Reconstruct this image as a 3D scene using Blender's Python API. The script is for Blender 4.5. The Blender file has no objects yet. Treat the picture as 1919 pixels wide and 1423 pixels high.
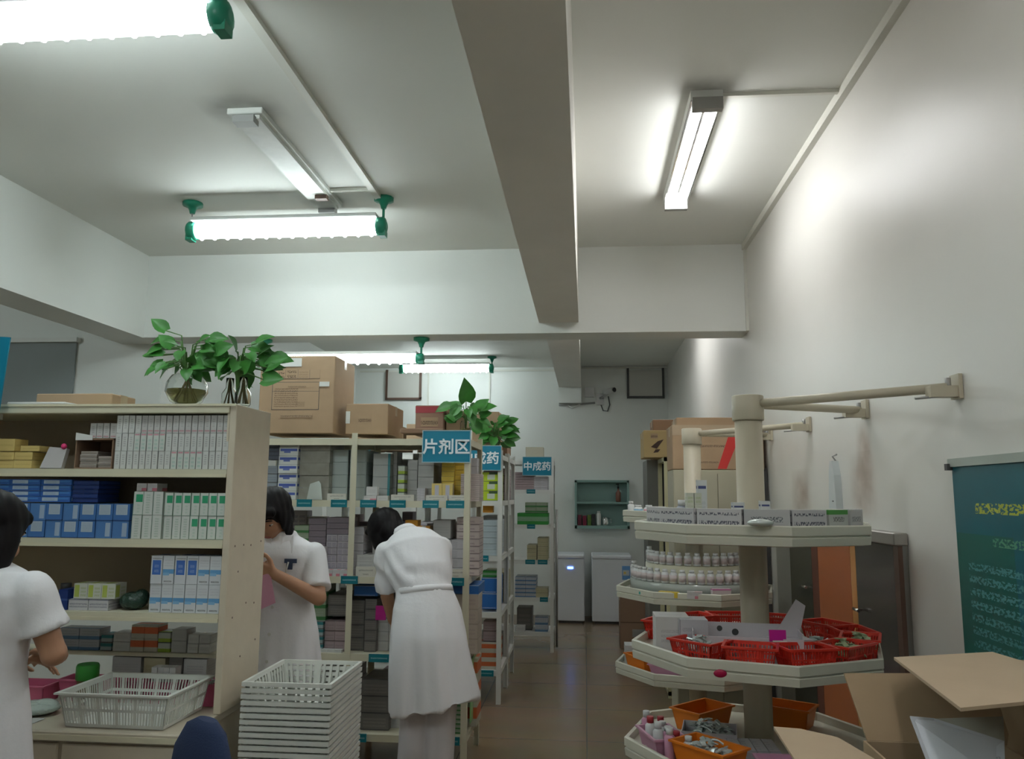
import bpy, bmesh, math, random
from math import sin, cos, pi, radians, sqrt, atan2, hypot
from mathutils import Vector, Matrix, noise

S = bpy.context.scene
C = S.collection
D = bpy.data
random.seed(7)

# ---------------------------------------------------------------- camera
FPX, PITCH, YAW, ROLL, EYE = 1500.0, radians(8.1), radians(5.25), radians(.41), 1.62
CF = Vector((-sin(YAW)*cos(PITCH), cos(YAW)*cos(PITCH), sin(PITCH)))
CR = Vector((cos(YAW), sin(YAW), 0)); CU = CR.cross(CF)
CR, CU = CR*cos(ROLL)+CU*sin(ROLL), CU*cos(ROLL)-CR*sin(ROLL)
cam = D.objects.new('camera', D.cameras.new('camera')); C.objects.link(cam)
cam.data.sensor_fit = 'HORIZONTAL'; cam.data.sensor_width = 36; cam.data.lens = FPX/1919*36
cam.data.clip_start = .02
M4 = Matrix((CR, CU, -CF)).transposed().to_4x4(); M4.translation = (0, 0, EYE)
cam.matrix_world = M4
S.camera = cam

# ---------------------------------------------------------------- world, exposure
w = D.worlds.new('world'); S.world = w; w.use_nodes = True
w.node_tree.nodes['Background'].inputs[0].default_value = (.60, .63, .62, 1)
w.node_tree.nodes['Background'].inputs[1].default_value = .02
S.view_settings.view_transform = 'Standard'; S.view_settings.look = 'None'
S.view_settings.gamma = 1; S.view_settings.use_curve_mapping = False
S.view_settings.exposure = 1.1
LAMP = 11.0            # strength of a fluorescent diffuser
S.cycles.max_bounces = 8; S.cycles.diffuse_bounces = 5; S.cycles.glossy_bounces = 3
S.cycles.transmission_bounces = 6; S.cycles.transparent_max_bounces = 12
S.cycles.sample_clamp_indirect = 4

def _ray(px, py):
    return CF + CR*((px-959.5)/FPX) - CU*((py-711.5)/FPX)
def at(px, py, Y):
    d = _ray(px, py); return Vector((0, 0, EYE)) + d*(Y/d.y)
def atx(px, py, X):
    d = _ray(px, py); return Vector((0, 0, EYE)) + d*(X/d.x)
def atz(px, py, Z):
    d = _ray(px, py); return Vector((0, 0, EYE)) + d*((Z-EYE)/d.z)

# ---------------------------------------------------------------- materials
def _nt(name):
    m = D.materials.new(name); m.use_nodes = True
    return m, m.node_tree, m.node_tree.nodes['Principled BSDF']
def mat(name, col, rough=.6, metal=0, bump=0, bscale=40, mottle=0, mscale=3, trans=0, emit=0, alpha=1, spec=.5, ior=1.45):
    m, nt, b = _nt(name); N, L = nt.nodes, nt.links
    b.inputs['Base Color'].default_value = (*col, 1)
    b.inputs['Roughness'].default_value = rough
    b.inputs['Metallic'].default_value = metal
    b.inputs['Specular IOR Level'].default_value = spec
    b.inputs['IOR'].default_value = ior
    b.inputs['Transmission Weight'].default_value = trans
    b.inputs['Alpha'].default_value = alpha
    if emit:
        b.inputs['Emission Color'].default_value = (*col, 1); b.inputs['Emission Strength'].default_value = emit
    if bump or mottle:
        tc = N.new('ShaderNodeTexCoord')
    if bump:
        n = N.new('ShaderNodeTexNoise'); n.inputs['Scale'].default_value = bscale; n.inputs['Detail'].default_value = 3
        bp = N.new('ShaderNodeBump'); bp.inputs['Strength'].default_value = bump; bp.inputs['Distance'].default_value = .01
        L.new(tc.outputs['Object'], n.inputs['Vector']); L.new(n.outputs['Fac'], bp.inputs['Height']); L.new(bp.outputs[0], b.inputs['Normal'])
    if mottle:
        n = N.new('ShaderNodeTexNoise'); n.inputs['Scale'].default_value = mscale; n.inputs['Detail'].default_value = 6
        r = N.new('ShaderNodeValToRGB'); r.color_ramp.elements[0].position = .3; r.color_ramp.elements[1].position = .7
        r.color_ramp.elements[0].color = tuple(c*(1-mottle) for c in col)+(1,)
        r.color_ramp.elements[1].color = tuple(min(1, c*(1+mottle*.5)) for c in col)+(1,)
        L.new(tc.outputs['Object'], n.inputs['Vector']); L.new(n.outputs['Fac'], r.inputs[0]); L.new(r.outputs[0], b.inputs['Base Color'])
    return m

def pmat(name, base, rects, rough=.5):
    """printed surface: rects (u0,v0,u1,v1,colour[,lines]) laid over the base in each face's own UV; lines>0 breaks a rect into rows of small marks"""
    m, nt, b = _nt(name); N, L = nt.nodes, nt.links
    b.inputs['Roughness'].default_value = rough
    uv = N.new('ShaderNodeUVMap'); sx = N.new('ShaderNodeSeparateXYZ'); L.new(uv.outputs[0], sx.inputs[0])
    U, V = sx.outputs[0], sx.outputs[1]
    def mth(op, a, c):
        n = N.new('ShaderNodeMath'); n.operation = op
        for i, x in enumerate((a, c)):
            if isinstance(x, (int, float)): n.inputs[i].default_value = x
            else: L.new(x, n.inputs[i])
        return n.outputs[0]
    cur = None
    for r in rects:
        u0, v0, u1, v1, col = r[:5]
        f = mth('MULTIPLY', mth('MULTIPLY', mth('GREATER_THAN', U, u0), mth('LESS_THAN', U, u1)),
                mth('MULTIPLY', mth('GREATER_THAN', V, v0), mth('LESS_THAN', V, v1)))
        if len(r) > 5:
            k = r[5]/(v1-v0)
            row = mth('LESS_THAN', mth('FRACT', mth('MULTIPLY', mth('SUBTRACT', V, v0), k), 0), .6)
            cm = N.new('ShaderNodeCombineXYZ'); L.new(mth('MULTIPLY', U, 60/(u1-u0)*(r[6] if len(r) > 6 else 1)), cm.inputs[0]); L.new(mth('MULTIPLY', V, k*4.5), cm.inputs[1])
            n = N.new('ShaderNodeTexNoise'); n.inputs['Scale'].default_value = 1; L.new(cm.outputs[0], n.inputs['Vector'])
            f = mth('MULTIPLY', f, mth('MULTIPLY', row, mth('GREATER_THAN', n.outputs['Fac'], .5)))
        mx = N.new('ShaderNodeMix'); mx.data_type = 'RGBA'
        L.new(f, mx.inputs[0])
        if cur is None: mx.inputs[6].default_value = (*base, 1)
        else: L.new(cur, mx.inputs[6])
        mx.inputs[7].default_value = (*col, 1); cur = mx.outputs[2]
    if cur is None: b.inputs['Base Color'].default_value = (*base, 1)
    else: L.new(cur, b.inputs['Base Color'])
    return m

# ---------------------------------------------------------------- mesh helpers
class MB:
    def __init__(s): s.bm = bmesh.new(); s.uv = s.bm.loops.layers.uv.new('UVMap'); s.mats = []
    def mi(s, m):
        if m is None: return 0
        if m not in s.mats: s.mats.append(m)
        return s.mats.index(m)
    def face(s, pts, m=None, uv=None, smooth=False):
        vs = [s.bm.verts.new(p) for p in pts]
        f = s.bm.faces.new(vs); f.material_index = s.mi(m); f.smooth = smooth
        for l, t in zip(f.loops, uv or ((0, 0), (1, 0), (1, 1), (0, 1))): l[s.uv].uv = t
        return f
    def box(s, x0, y0, z0, x1, y1, z1, m=None, R=None, taper=0):
        t = taper
        P = [Vector(p) for p in ((x0+t, y0+t, z0), (x1-t, y0+t, z0), (x1-t, y1-t, z0), (x0+t, y1-t, z0), (x0, y0, z1), (x1, y0, z1), (x1, y1, z1), (x0, y1, z1))]
        if R is not None: P = [R @ p for p in P]
        vs = [s.bm.verts.new(p) for p in P]
        for idx in ((0, 1, 5, 4), (1, 2, 6, 5), (2, 3, 7, 6), (3, 0, 4, 7), (4, 5, 6, 7), (3, 2, 1, 0)):
            f = s.bm.faces.new([vs[i] for i in idx]); f.material_index = s.mi(m)
            for l, tt in zip(f.loops, ((0, 0), (1, 0), (1, 1), (0, 1))): l[s.uv].uv = tt
        return s
    def prism(s, pts, z0, z1, m=None, R=None):
        """pts: 2-D outline counter-clockwise, extruded in z"""
        lo = [Vector((p[0], p[1], z0)) for p in pts]; hi = [Vector((p[0], p[1], z1)) for p in pts]
        if R is not None: lo = [R @ p for p in lo]; hi = [R @ p for p in hi]
        a = [s.bm.verts.new(p) for p in lo]; b = [s.bm.verts.new(p) for p in hi]; n = len(a)
        fs = [s.bm.faces.new(b), s.bm.faces.new(a[::-1])]
        for i in range(n): fs.append(s.bm.faces.new((a[i], a[(i+1) % n], b[(i+1) % n], b[i])))
        for f in fs: f.material_index = s.mi(m)
        return s
    def lathe(s, prof, seg=16, m=None, c=(0, 0, 0), rot=0, smooth=True, R=None, close=False):
        c = Vector(c); rings = []
        for r, z in prof:
            ring = []
            for i in range(seg):
                a = rot+2*pi*i/seg; p = Vector((r*cos(a), r*sin(a), z))
                if R is not None: p = R @ p
                ring.append(s.bm.verts.new(p+c))
            rings.append(ring)
        k = s.mi(m)
        pairs = list(zip(rings, rings[1:]))+([(rings[-1], rings[0])] if close else [])
        for a, b in pairs:
            for i in range(seg):
                f = s.bm.faces.new((a[i], a[(i+1) % seg], b[(i+1) % seg], b[i])); f.smooth = smooth; f.material_index = k
        if not close:
            for ring, rv in ((rings[0], True), (rings[-1], False)):
                f = s.bm.faces.new(ring[::-1] if rv else ring); f.material_index = k
        return s
    def tube(s, pts, r, seg=8, m=None, cap=True, smooth=True):
        pts = [Vector(p) for p in pts]; n = len(pts)
        rs = r if isinstance(r, (list, tuple)) else [r]*n
        k = s.mi(m); rings = []; up = None
        for i in range(n):
            t = (pts[min(i+1, n-1)]-pts[max(i-1, 0)]).normalized()
            if up is None: up = Vector((0, 0, 1)) if abs(t.z) < .9 else Vector((1, 0, 0))
            a = t.cross(up).normalized(); b = a.cross(t).normalized(); up = b
            rings.append([s.bm.verts.new(pts[i]+(a*cos(2*pi*j/seg)+b*sin(2*pi*j/seg))*rs[i]) for j in range(seg)])
        for A, B in zip(rings, rings[1:]):
            for j in range(seg):
                f = s.bm.faces.new((A[j], A[(j+1) % seg], B[(j+1) % seg], B[j])); f.smooth = smooth; f.material_index = k
        if cap:
            for g in (rings[0], rings[-1][::-1]):
                f = s.bm.faces.new(g); f.material_index = k
        return s
    def ell(s, c, r, R=None, u=16, v=10, m=None):
        c = Vector(c); r = r if isinstance(r, (tuple, list)) else (r, r, r); k = s.mi(m)
        T = Matrix.Translation(c) @ (R.to_4x4() if R is not None else Matrix.Identity(4)) @ Matrix.Diagonal((*r, 1))
        g = bmesh.ops.create_uvsphere(s.bm, u_segments=u, v_segments=v, radius=1, matrix=T)
        for vv in g['verts']:
            for f in vv.link_faces: f.smooth = True; f.material_index = k
        return s
    def loft(s, rings, seg=16, m=None):
        """rings: (centre, rx, ry, normal, xdir) elliptical sections"""
        k = s.mi(m); rr = []
        for c, rx, ry, nrm, xd in rings:
            nrm = Vector(nrm).normalized(); xd = Vector(xd); xd = (xd-nrm*xd.dot(nrm)).normalized(); yd = nrm.cross(xd)
            rr.append([s.bm.verts.new(Vector(c)+xd*(rx*cos(2*pi*j/seg))+yd*(ry*sin(2*pi*j/seg))) for j in range(seg)])
        for A, B in zip(rr, rr[1:]):
            for j in range(seg):
                f = s.bm.faces.new((A[j], A[(j+1) % seg], B[(j+1) % seg], B[j])); f.smooth = True; f.material_index = k
        s.bm.faces.new(rr[0][::-1]); s.bm.faces.new(rr[-1])
        return s
    def mesh(s, name, m=None, bevel=0):
        bmesh.ops.recalc_face_normals(s.bm, faces=s.bm.faces)
        if bevel:
            bmesh.ops.bevel(s.bm, geom=[e for e in s.bm.edges], offset=bevel, segments=1, affect='EDGES', profile=.5)
        me = D.meshes.new(name); s.bm.to_mesh(me); s.bm.free()
        if s.mats:
            for q in s.mats: me.materials.append(q)
        elif m: me.materials.append(m)
        return me
    def build(s, name, m=None, parent=None, bevel=0):
        return link(name, s.mesh(name, m, bevel), parent)

def link(name, me, parent=None):
    o = D.objects.new(name, me); C.objects.link(o)
    if parent is not None: o.parent = parent
    return o
def tag(o, label=None, cat=None, group=None, kind=None):
    if label: o['label'] = label
    if cat: o['category'] = cat
    if group: o['group'] = group
    if kind: o['kind'] = kind
    return o
def empty(name, loc=(0, 0, 0), rz=0, label=None, cat=None, group=None):
    o = D.objects.new(name, None); C.objects.link(o); o.location = loc; o.rotation_euler = (0, 0, rz); o.empty_display_size = .1
    return tag(o, label, cat, group)
def struct(name, mb, m):
    return tag(mb.build(name, m), kind='structure')
def copy_tree(o, parent=None, loc=None, rz=None, label=None, group=None):
    c = o.copy(); C.objects.link(c); c.parent = parent
    if loc is not None: c.location = loc
    if rz is not None: c.rotation_euler = (0, 0, rz)
    if label: c['label'] = label
    if group: c['group'] = group
    for ch in list(o.children): copy_tree(ch, c)
    return c
def text_mesh(name, s, size, m, parent=None, loc=(0, 0, 0), rot=(pi/2, 0, 0), bold=.02, ext=.001, align='CENTER'):
    cu = D.curves.new('t', 'FONT'); cu.body = s; cu.size = size; cu.offset = bold*size; cu.extrude = ext
    cu.align_x = align; cu.align_y = 'CENTER'; cu.resolution_u = 3
    t = D.objects.new('t', cu); C.objects.link(t)
    dg = bpy.context.evaluated_depsgraph_get(); me = D.meshes.new_from_object(t.evaluated_get(dg))
    D.objects.remove(t); D.curves.remove(cu)
    me.name = name; me.materials.clear(); me.materials.append(m)
    o = link(name, me, parent); o.location = loc; o.rotation_euler = rot
    return o
def remesh(mb, name, voxel, m, parent=None, smooth_it=3, disp=None):
    me = mb.mesh(name, m); o = D.objects.new(name, me); C.objects.link(o)
    r = o.modifiers.new('r', 'REMESH'); r.mode = 'VOXEL'; r.voxel_size = voxel; r.use_smooth_shade = True
    q = o.modifiers.new('s', 'SMOOTH'); q.factor = .5; q.iterations = smooth_it
    dg = bpy.context.evaluated_depsgraph_get(); me2 = D.meshes.new_from_object(o.evaluated_get(dg))
    D.objects.remove(o); D.meshes.remove(me); me2.name = name
    if disp:
        nn = [v.normal.copy() for v in me2.vertices]
        for v, n in zip(me2.vertices, nn): v.co = v.co+n*disp(v.co, n)
    for p in me2.polygons: p.use_smooth = True
    return link(name, me2, parent)
# ================================================================ colours
WALL = mat('wall_paint', (.75, .77, .74), rough=.45, bump=.06, bscale=25, mottle=.04, mscale=1.2)
CEIL = mat('ceiling_paint', (.75, .76, .72), rough=.7, bump=.05, bscale=30, mottle=.05, mscale=.8)
GLOSSW = mat('gloss_wall_paint', (.76, .75, .71), rough=.38, bump=.05, bscale=9, mottle=.05, mscale=1.1)
BEAMM = mat('beam_paint', (.74, .72, .67), rough=.65, bump=.05, bscale=25, mottle=.05)
CREAM = mat('cream_enamel', (.62, .59, .45), rough=.42)
CREAM2 = mat('cream_laminate', (.63, .56, .44), rough=.5, mottle=.04, mscale=14)
EDGEM = mat('yellowish_edging', (.66, .62, .46), rough=.45)
BOARD = mat('brown_back_board', (.36, .29, .21), rough=.7, mottle=.05)
WHITEM = mat('white_enamel', (.70, .71, .68), rough=.4)
TEAL = mat('teal_sign_face', (.0, .19, .30), rough=.45)
TEALT = pmat('teal_shelf_tag', (.0, .17, .22), [(.1, .4, .9, .7, (.35, .55, .6), 1)], .4)
SIGNW = mat('white_lettering', (.78, .85, .88), rough=.5)
CARD = mat('cardboard', (.42, .29, .18), rough=.85, mottle=.08, mscale=6)
CARDL = mat('light_cardboard', (.46, .35, .24), rough=.85, mottle=.05, mscale=5)
CARDD = mat('dark_cardboard', (.27, .17, .11), rough=.9, mottle=.08)
GREENC = mat('green_lamp_cap', (.02, .26, .16), rough=.35)
BLACK = mat('black_plastic', (.02, .02, .022), rough=.4)
DARK = mat('dark_grey', (.07, .07, .07), rough=.5)
GREY = mat('grey_metal', (.35, .35, .34), rough=.4, metal=.6)
STEEL = mat('stainless_steel', (.34, .34, .33), rough=.28, metal=1)
CHROME = mat('chrome', (.8, .8, .8), rough=.12, metal=1)
BROWNM = mat('brown_frame', (.12, .07, .05), rough=.4)

# floor: polished brown-beige tiles
FLOOR, nt, b = _nt('polished_floor_tiles'); N, L = nt.nodes, nt.links
tc = N.new('ShaderNodeTexCoord'); mp = N.new('ShaderNodeMapping'); L.new(tc.outputs['Object'], mp.inputs[0])
br = N.new('ShaderNodeTexBrick'); br.offset = 0; br.inputs['Scale'].default_value = 1
br.inputs['Brick Width'].default_value = .8; br.inputs['Row Height'].default_value = .8; br.inputs['Mortar Size'].default_value = .0035
br.inputs['Color1'].default_value = (.30, .215, .135, 1); br.inputs['Color2'].default_value = (.28, .20, .125, 1); br.inputs['Mortar'].default_value = (.14, .10, .07, 1)
L.new(mp.outputs[0], br.inputs[0])
n1 = N.new('ShaderNodeTexNoise'); n1.inputs['Scale'].default_value = 2.2; n1.inputs['Detail'].default_value = 8; L.new(tc.outputs['Object'], n1.inputs[0])
mx = N.new('ShaderNodeMix'); mx.data_type = 'RGBA'; mx.blend_type = 'MULTIPLY'; mx.inputs[0].default_value = .35
L.new(br.outputs[0], mx.inputs[6]); L.new(n1.outputs['Color'], mx.inputs[7]); L.new(mx.outputs[2], b.inputs['Base Color'])
b.inputs['Roughness'].default_value = .22

HC, YB, XR, XL = 3.38, 11.1, 1.14, -3.26
# ================================================================ room shell
struct('floor', MB().box(-6.6, -2.2, -.1, XR+.1, YB+.1, 0), FLOOR)
struct('ceiling', MB().box(-6.6, -2.2, HC, XR+.1, YB+.1, HC+.1), CEIL)
RW = MB().box(XR, -2.2, 0, XR+.12, YB, HC)
struct('wall_right', RW, GLOSSW)
struct('wall_back', MB().box(-6.6, YB, 0, XR+.12, YB+.1, HC), WALL)
struct('wall_front', MB().box(-6.6, -2.3, 0, XR+.12, -2.2, HC), WALL)
struct('wall_left', MB().box(XL-.12, 5.86, 0, XL, YB, HC), WALL)
struct('wall_left_bay', MB().box(-6.6, 5.86, 0, XL-.12, 5.98, HC), WALL)
struct('wall_far_left', MB().box(-6.7, -2.2, 0, -6.6, 5.98, HC), WALL)
struct('beam_cross', MB().box(-3.6, 5.6, 2.753, XR, 5.86, HC), WALL)
struct('beam_left', MB().box(-3.58, -2.2, 2.75, -3.28, 5.6, HC), WALL)
struct('beam_main', MB().box(-.324, -2.2, 2.83, -.042, 5.6, HC), BEAMM)
struct('beam_rear', MB().box(-.36, 5.86, 3.08, -.05, YB, HC), BEAMM)
struct('pillar_back', MB().box(-.36, YB-.12, 2.86, -.05, YB, 3.08), WALL)

# stains where the arms leaked on the gloss wall: soft brownish streaks
STAIN, nt, b = _nt('brown_wall_stain'); N, L = nt.nodes, nt.links
b.inputs['Base Color'].default_value = (.46, .30, .21, 1); b.inputs['Roughness'].default_value = .8; b.inputs['Specular IOR Level'].default_value = .1
uv = N.new('ShaderNodeUVMap'); sp = N.new('ShaderNodeSeparateXYZ'); L.new(uv.outputs[0], sp.inputs[0])
def _m(op, a, c=0, nt=nt):
    n = nt.nodes.new('ShaderNodeMath'); n.operation = op
    for i, x in enumerate((a, c)):
        if isinstance(x, (int, float)): n.inputs[i].default_value = x
        else: nt.links.new(x, n.inputs[i])
    return n.outputs[0]
def bell(x): return _m('MULTIPLY', _m('MULTIPLY', x, _m('SUBTRACT', 1, x)), 4)
nz = N.new('ShaderNodeTexNoise'); nz.inputs['Scale'].default_value = 3; L.new(uv.outputs[0], nz.inputs[0])
f = _m('MULTIPLY', _m('MULTIPLY', _m('POWER', bell(sp.outputs[0]), 1.5), _m('POWER', bell(sp.outputs[1]), 1.0)), _m('MULTIPLY', nz.outputs['Fac'], .62))
L.new(f, b.inputs['Alpha'])
for k, (p, q, r_, s_) in enumerate((((1588, 850), (1650, 980), 1.1375, 1), ((1600, 790), (1640, 900), 1.136, 1), ((1480, 880), (1525, 980), 1.1382, 1))):
    a_ = atx(*p, r_); c_ = atx(*q, r_)
    mbs = MB(); mbs.face([(r_, a_.y, c_.z), (r_, c_.y, c_.z), (r_, c_.y, a_.z), (r_, a_.y, a_.z)])
    struct('wall_stain', mbs, STAIN)

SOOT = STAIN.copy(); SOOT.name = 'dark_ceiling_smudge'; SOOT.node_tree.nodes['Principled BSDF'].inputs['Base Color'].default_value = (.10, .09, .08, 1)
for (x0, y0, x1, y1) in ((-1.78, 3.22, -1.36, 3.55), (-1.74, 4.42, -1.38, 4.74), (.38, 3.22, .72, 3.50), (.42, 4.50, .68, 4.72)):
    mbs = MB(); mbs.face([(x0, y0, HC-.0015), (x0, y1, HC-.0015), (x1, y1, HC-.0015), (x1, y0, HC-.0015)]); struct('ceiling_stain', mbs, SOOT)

# thin conduits run on ceiling and walls
CON = mat('conduit_plastic', (.68, .68, .62), rough=.5)
def conduit(n, *a): struct('trim_%d' % n, MB().box(*a), CON)
conduit(1, -1.245, -2.2, HC-.022, -1.205, 4.56, HC)
conduit(2, -1.53, 4.36, HC-.018, -1.245, 4.385, HC)
conduit(3, .60, 3.39, HC-.018, XR, 3.412, HC)
conduit(4, XR-.03, -2.2, HC-.045, XR, 5.6, HC)
conduit(5, -3.2, YB-.02, HC-.06, -.36, YB, HC-.035)
conduit(6, -1.345, YB-.02, 2.0, -1.325, YB, HC-.06)
conduit(7, -2.22, YB-.02, 2.75, -2.2, YB, HC-.06)
conduit(8, -.05, YB-.02, HC-.03, XR, YB, HC-.008)
conduit(9, XR-.02, 5.585, 2.753, XR, 5.6, HC-.04)

# boarded openings high on the back wall
VW = mat('vent_board', (.55, .54, .50), rough=.6)
for k, (x0, x1, z0, z1) in enumerate(((-2.79, -2.335, 2.95, 3.32), (.61, 1.06, 2.96, 3.32))):
    e = empty('vent_cover', ((x0+x1)/2, YB, z0), 0, ('white board over an opening high on the back wall, above the cartons on the racks', 'grey board over an opening high on the back wall, near the gloss wall corner')[k], 'vent cover')
    w_ = x1-x0
    MB().box(-w_/2, -.035, 0, w_/2, 0, z1-z0).build('panel', VW, e)
    f_ = MB()
    f_.box(-w_/2-.03, -.045, -.02, -w_/2, 0, z1-z0+.03).box(w_/2, -.045, -.02, w_/2+.03, 0, z1-z0+.03).box(-w_/2-.03, -.045, -.03, w_/2+.03, 0, 0)
    f_.build('frame', BROWNM if k == 0 else DARK, e)

# cctv camera, bracket and junction boxes at the foot of the rear beam
e = empty('security_camera', (.22, YB, 2.9), 0, 'small grey security camera on a bracket high on the back wall', 'security camera')
MB().box(-.06, -.05, -.06, .04, 0, .1).build('junction_box', GREY, e)
MB().tube([(-.01, -.05, .03), (.05, -.16, .05), (.1, -.22, .08)], .014).build('bracket', GREY, e)
MB().tube([(.05, -.18, .10), (.17, -.34, .11)], .04, 12).build('camera_body', mat('cctv_shell', (.5, .5, .48), .4), e)
MB().tube([(.17, -.34, .11), (.178, -.35, .11)], .03, 12).build('lens', BLACK, e)
MB().tube([(0, -.03, -.06), (.03, -.04, -.14), (.09, -.05, -.15), (.12, -.05, -.06), (.1, -.1, .05)], .008).build('cable', DARK, e)
tag(MB().box(-.0, YB-.06, 2.95, .13, YB, 3.08).build('junction_box', GREY), 'grey square junction box on the back wall just above the security camera cable', 'junction box')
e = empty('wall_pipe', (-.36, YB, 2.84), 0, 'thin grey pipe with cable loops running under the end of the rear beam', 'pipe')
MB().tube([(0, -.03, 0), (.2, -.03, .005), (.5, -.03, .03)], .013).build('tube', GREY, e)
MB().tube([(.12, -.03, 0), (.18, -.05, -.05), (.24, -.05, -.02), (.3, -.03, .01)], .008).build('cable', WHITEM, e)

# green wall cabinet
GRN = mat('pale_green_paint', (.24, .38, .35), rough=.5)
e = empty('wall_cabinet', (.22, YB, 1.16), 0, 'pale green open wall cabinet with two shelves above the white freezers', 'cabinet')
q = MB(); W_, H_ = .365, .645
q.box(-W_, -.17, 0, -W_+.03, 0, H_).box(W_-.03, -.17, 0, W_, 0, H_).box(-W_, -.17, H_-.03, W_, 0, H_).box(-W_, -.17, 0, W_, 0, .04)
q.build('carcass', GRN, e)
MB().box(-W_+.03, -.015, .04, W_-.03, 0, H_-.03).build('back_panel', GRN, e)
MB().box(-W_+.03, -.17, .33, W_-.03, -.015, .355).build('shelf', GRN, e)
def on_cab(name, mb, m, x, z, label, cat, bits=()):
    e2 = empty(name, (.22+x, YB-.10, 1.16+z), 0, label, cat)
    mb.build('body', m, e2)
    for nm, b2, m2 in bits: b2.build(nm, m2, e2)
on_cab('bottle', MB().lathe([(.03, 0), (.035, .02), (.035, .12), (.012, .16), (.012, .18)], 12), mat('amber_bottle', (.22, .09, .06), .3), .22, .355, 'brown pump bottle alone on the upper shelf of the green wall cabinet', 'bottle', [('pump', MB().lathe([(.014, .18), (.014, .205), (.006, .207), (.006, .23)], 8).box(-.03, -.008, .23, .01, .008, .243), BLACK)])
for i_, (x_, w_, h_, c_, l_) in enumerate(((-.30, .05, .14, (.16, .03, .05), 'dark red carton'), (-.235, .05, .13, (.22, .02, .05), 'crimson carton'), (-.17, .05, .14, (.10, .18, .03), 'olive green carton'), (-.115, .05, .15, (.03, .03, .03), 'black carton'))):
    tag(MB().box(.22+x_-w_/2, YB-.13, 1.2, .22+x_+w_/2, YB-.05, 1.2+h_).build('small_carton', mat('carton%d' % i_, c_, .5)), l_+' standing on the lower shelf of the green wall cabinet', 'carton')
on_cab('bottle', MB().lathe([(.03, 0), (.032, .015), (.032, .15), (.02, .17)], 12), WHITEM, -.045, .04, 'white cylindrical bottle on the lower shelf of the green wall cabinet', 'bottle', [('cap', MB().lathe([(.021, .17), (.021, .19)], 12), WHITEM)])
on_cab('mug', MB().lathe([(.04, 0), (.045, .01), (.045, .11), (.04, .11), (.04, .02), (.01, .015)], 16), CHROME, .05, .04, 'shiny metal mug on the lower shelf of the green wall cabinet', 'mug', [('handle', MB().tube([(.045, 0, .09), (.075, 0, .08), (.075, 0, .04), (.045, 0, .03)], .005, 6), CHROME)])

# freezers
FRZ = mat('freezer_enamel', (.76, .79, .84), rough=.3)
LED = mat('blue_led', (.1, .25, 1.0), emit=4)
for k, (x0, x1) in enumerate(((-.375, -.02), (.075, .575))):
    e = empty('chest_freezer', ((x0+x1)/2, 10.45, 0), 0, ('small white freezer with a lit blue display below the back wall', 'wider white freezer with a blue energy sticker below the green wall cabinet')[k], 'freezer')
    w_ = (x1-x0)/2
    MB().box(-w_, 0, .03, w_, .55, .80).build('body', FRZ, e, .01)
    MB().box(-w_-.004, -.012, .80, w_+.004, .55, .85).build('lid', FRZ, e, .012)
    MB().box(-w_+.03, .03, 0, w_-.03, .5, .03).build('base', DARK, e)
    MB().box(-w_+.02, -.004, .10, w_-.02, 0, .76).build('front_panel', FRZ, e)
    if k == 0:
        MB().box(-.035, -.01, .675, .035, 0, .70).build('display', LED, e)
    else:
        MB().box(w_-.12, -.008, .55, w_-.02, -.003, .72).build('energy_label', pmat('energy_sticker', (.12, .30, .60), [(.1, .30, .9, .70, (.55, .60, .62)), (.2, .42, .5, .58, (.7, .5, .1))]), e)

# roller blind over the window in the side bay
e = empty('roller_blind', (-4.25, 5.86, 2.2), 0, 'dark grey roller blind with a white head rail on the wall behind the shelf unit', 'blind')
MB().box(-.36, -.02, 0, .28, -.005, .58).build('fabric', mat('grey_blind', (.26, .29, .29), .7), e)
MB().box(-.38, -.05, .57, .30, 0, .605).build('head_rail', WHITEM, e)

# ================================================================ ceiling lamps
LT = (.88, .99, 1.0); LTW = (1.0, 1.0, 1.0)
TUBE = mat('lit_diffuser', LT, emit=LAMP); TUBEW = mat('lit_tube', LTW, emit=LAMP*1.25)
REFL = mat('lamp_reflector', (.75, .77, .75), rough=.4)
def batten(z, zt, label, s0=1):
    e = empty('batten_lamp', (0, 0, 0), 0, label, 'lamp', 'suspended fluorescent lamps with green ends')
    MB().lathe([(.046*s0, -.565), (.05*s0, -.55), (.05*s0, .55), (.046*s0, .565)], 16, R=Matrix.Rotation(pi/2, 3, 'Y')).build('diffuser', TUBE, e)
    MB().box(-.575, -.078*s0, .042*s0, .575, .078*s0, .042*s0+.022).build('reflector', REFL, e, .004)
    cm_ = MB().ell((0, 0, 0), (.011, .02, .012), u=8, v=6).mesh('clip', TUBE)
    for i in range(14): link('clip', cm_, e).location = (-.53+i*.0815, 0, -.049*s0)
    for s in (-1, 1):
        c_ = MB().lathe([(.03*s0, 0), (.056*s0, .01), (.058*s0, .05), (.05*s0, .06), (.02*s0, .07)], 14, R=Matrix.Rotation(s*pi/2, 3, 'Y'), c=(s*.555, 0, 0))
        c_.box(s*.60-.02, -.03, -.065*s0, s*.60+.02, .03, -.03*s0)
        c_.build('end_cap', GREENC, e)
        MB().tube([(s*.6, 0, .04), (s*.6, 0, zt-.03)], .008 if s > 0 else .004).build('rod', GREENC if s > 0 else GREY, e)
        k_ = MB().lathe([(.015, zt-.07), (.02, zt-.05), (.03, zt-.03), (.06, zt-.02), (.06, zt)], 12, c=(s*.6, 0, 0))
        k_.build('canopy', GREENC, e)
    return e
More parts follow.
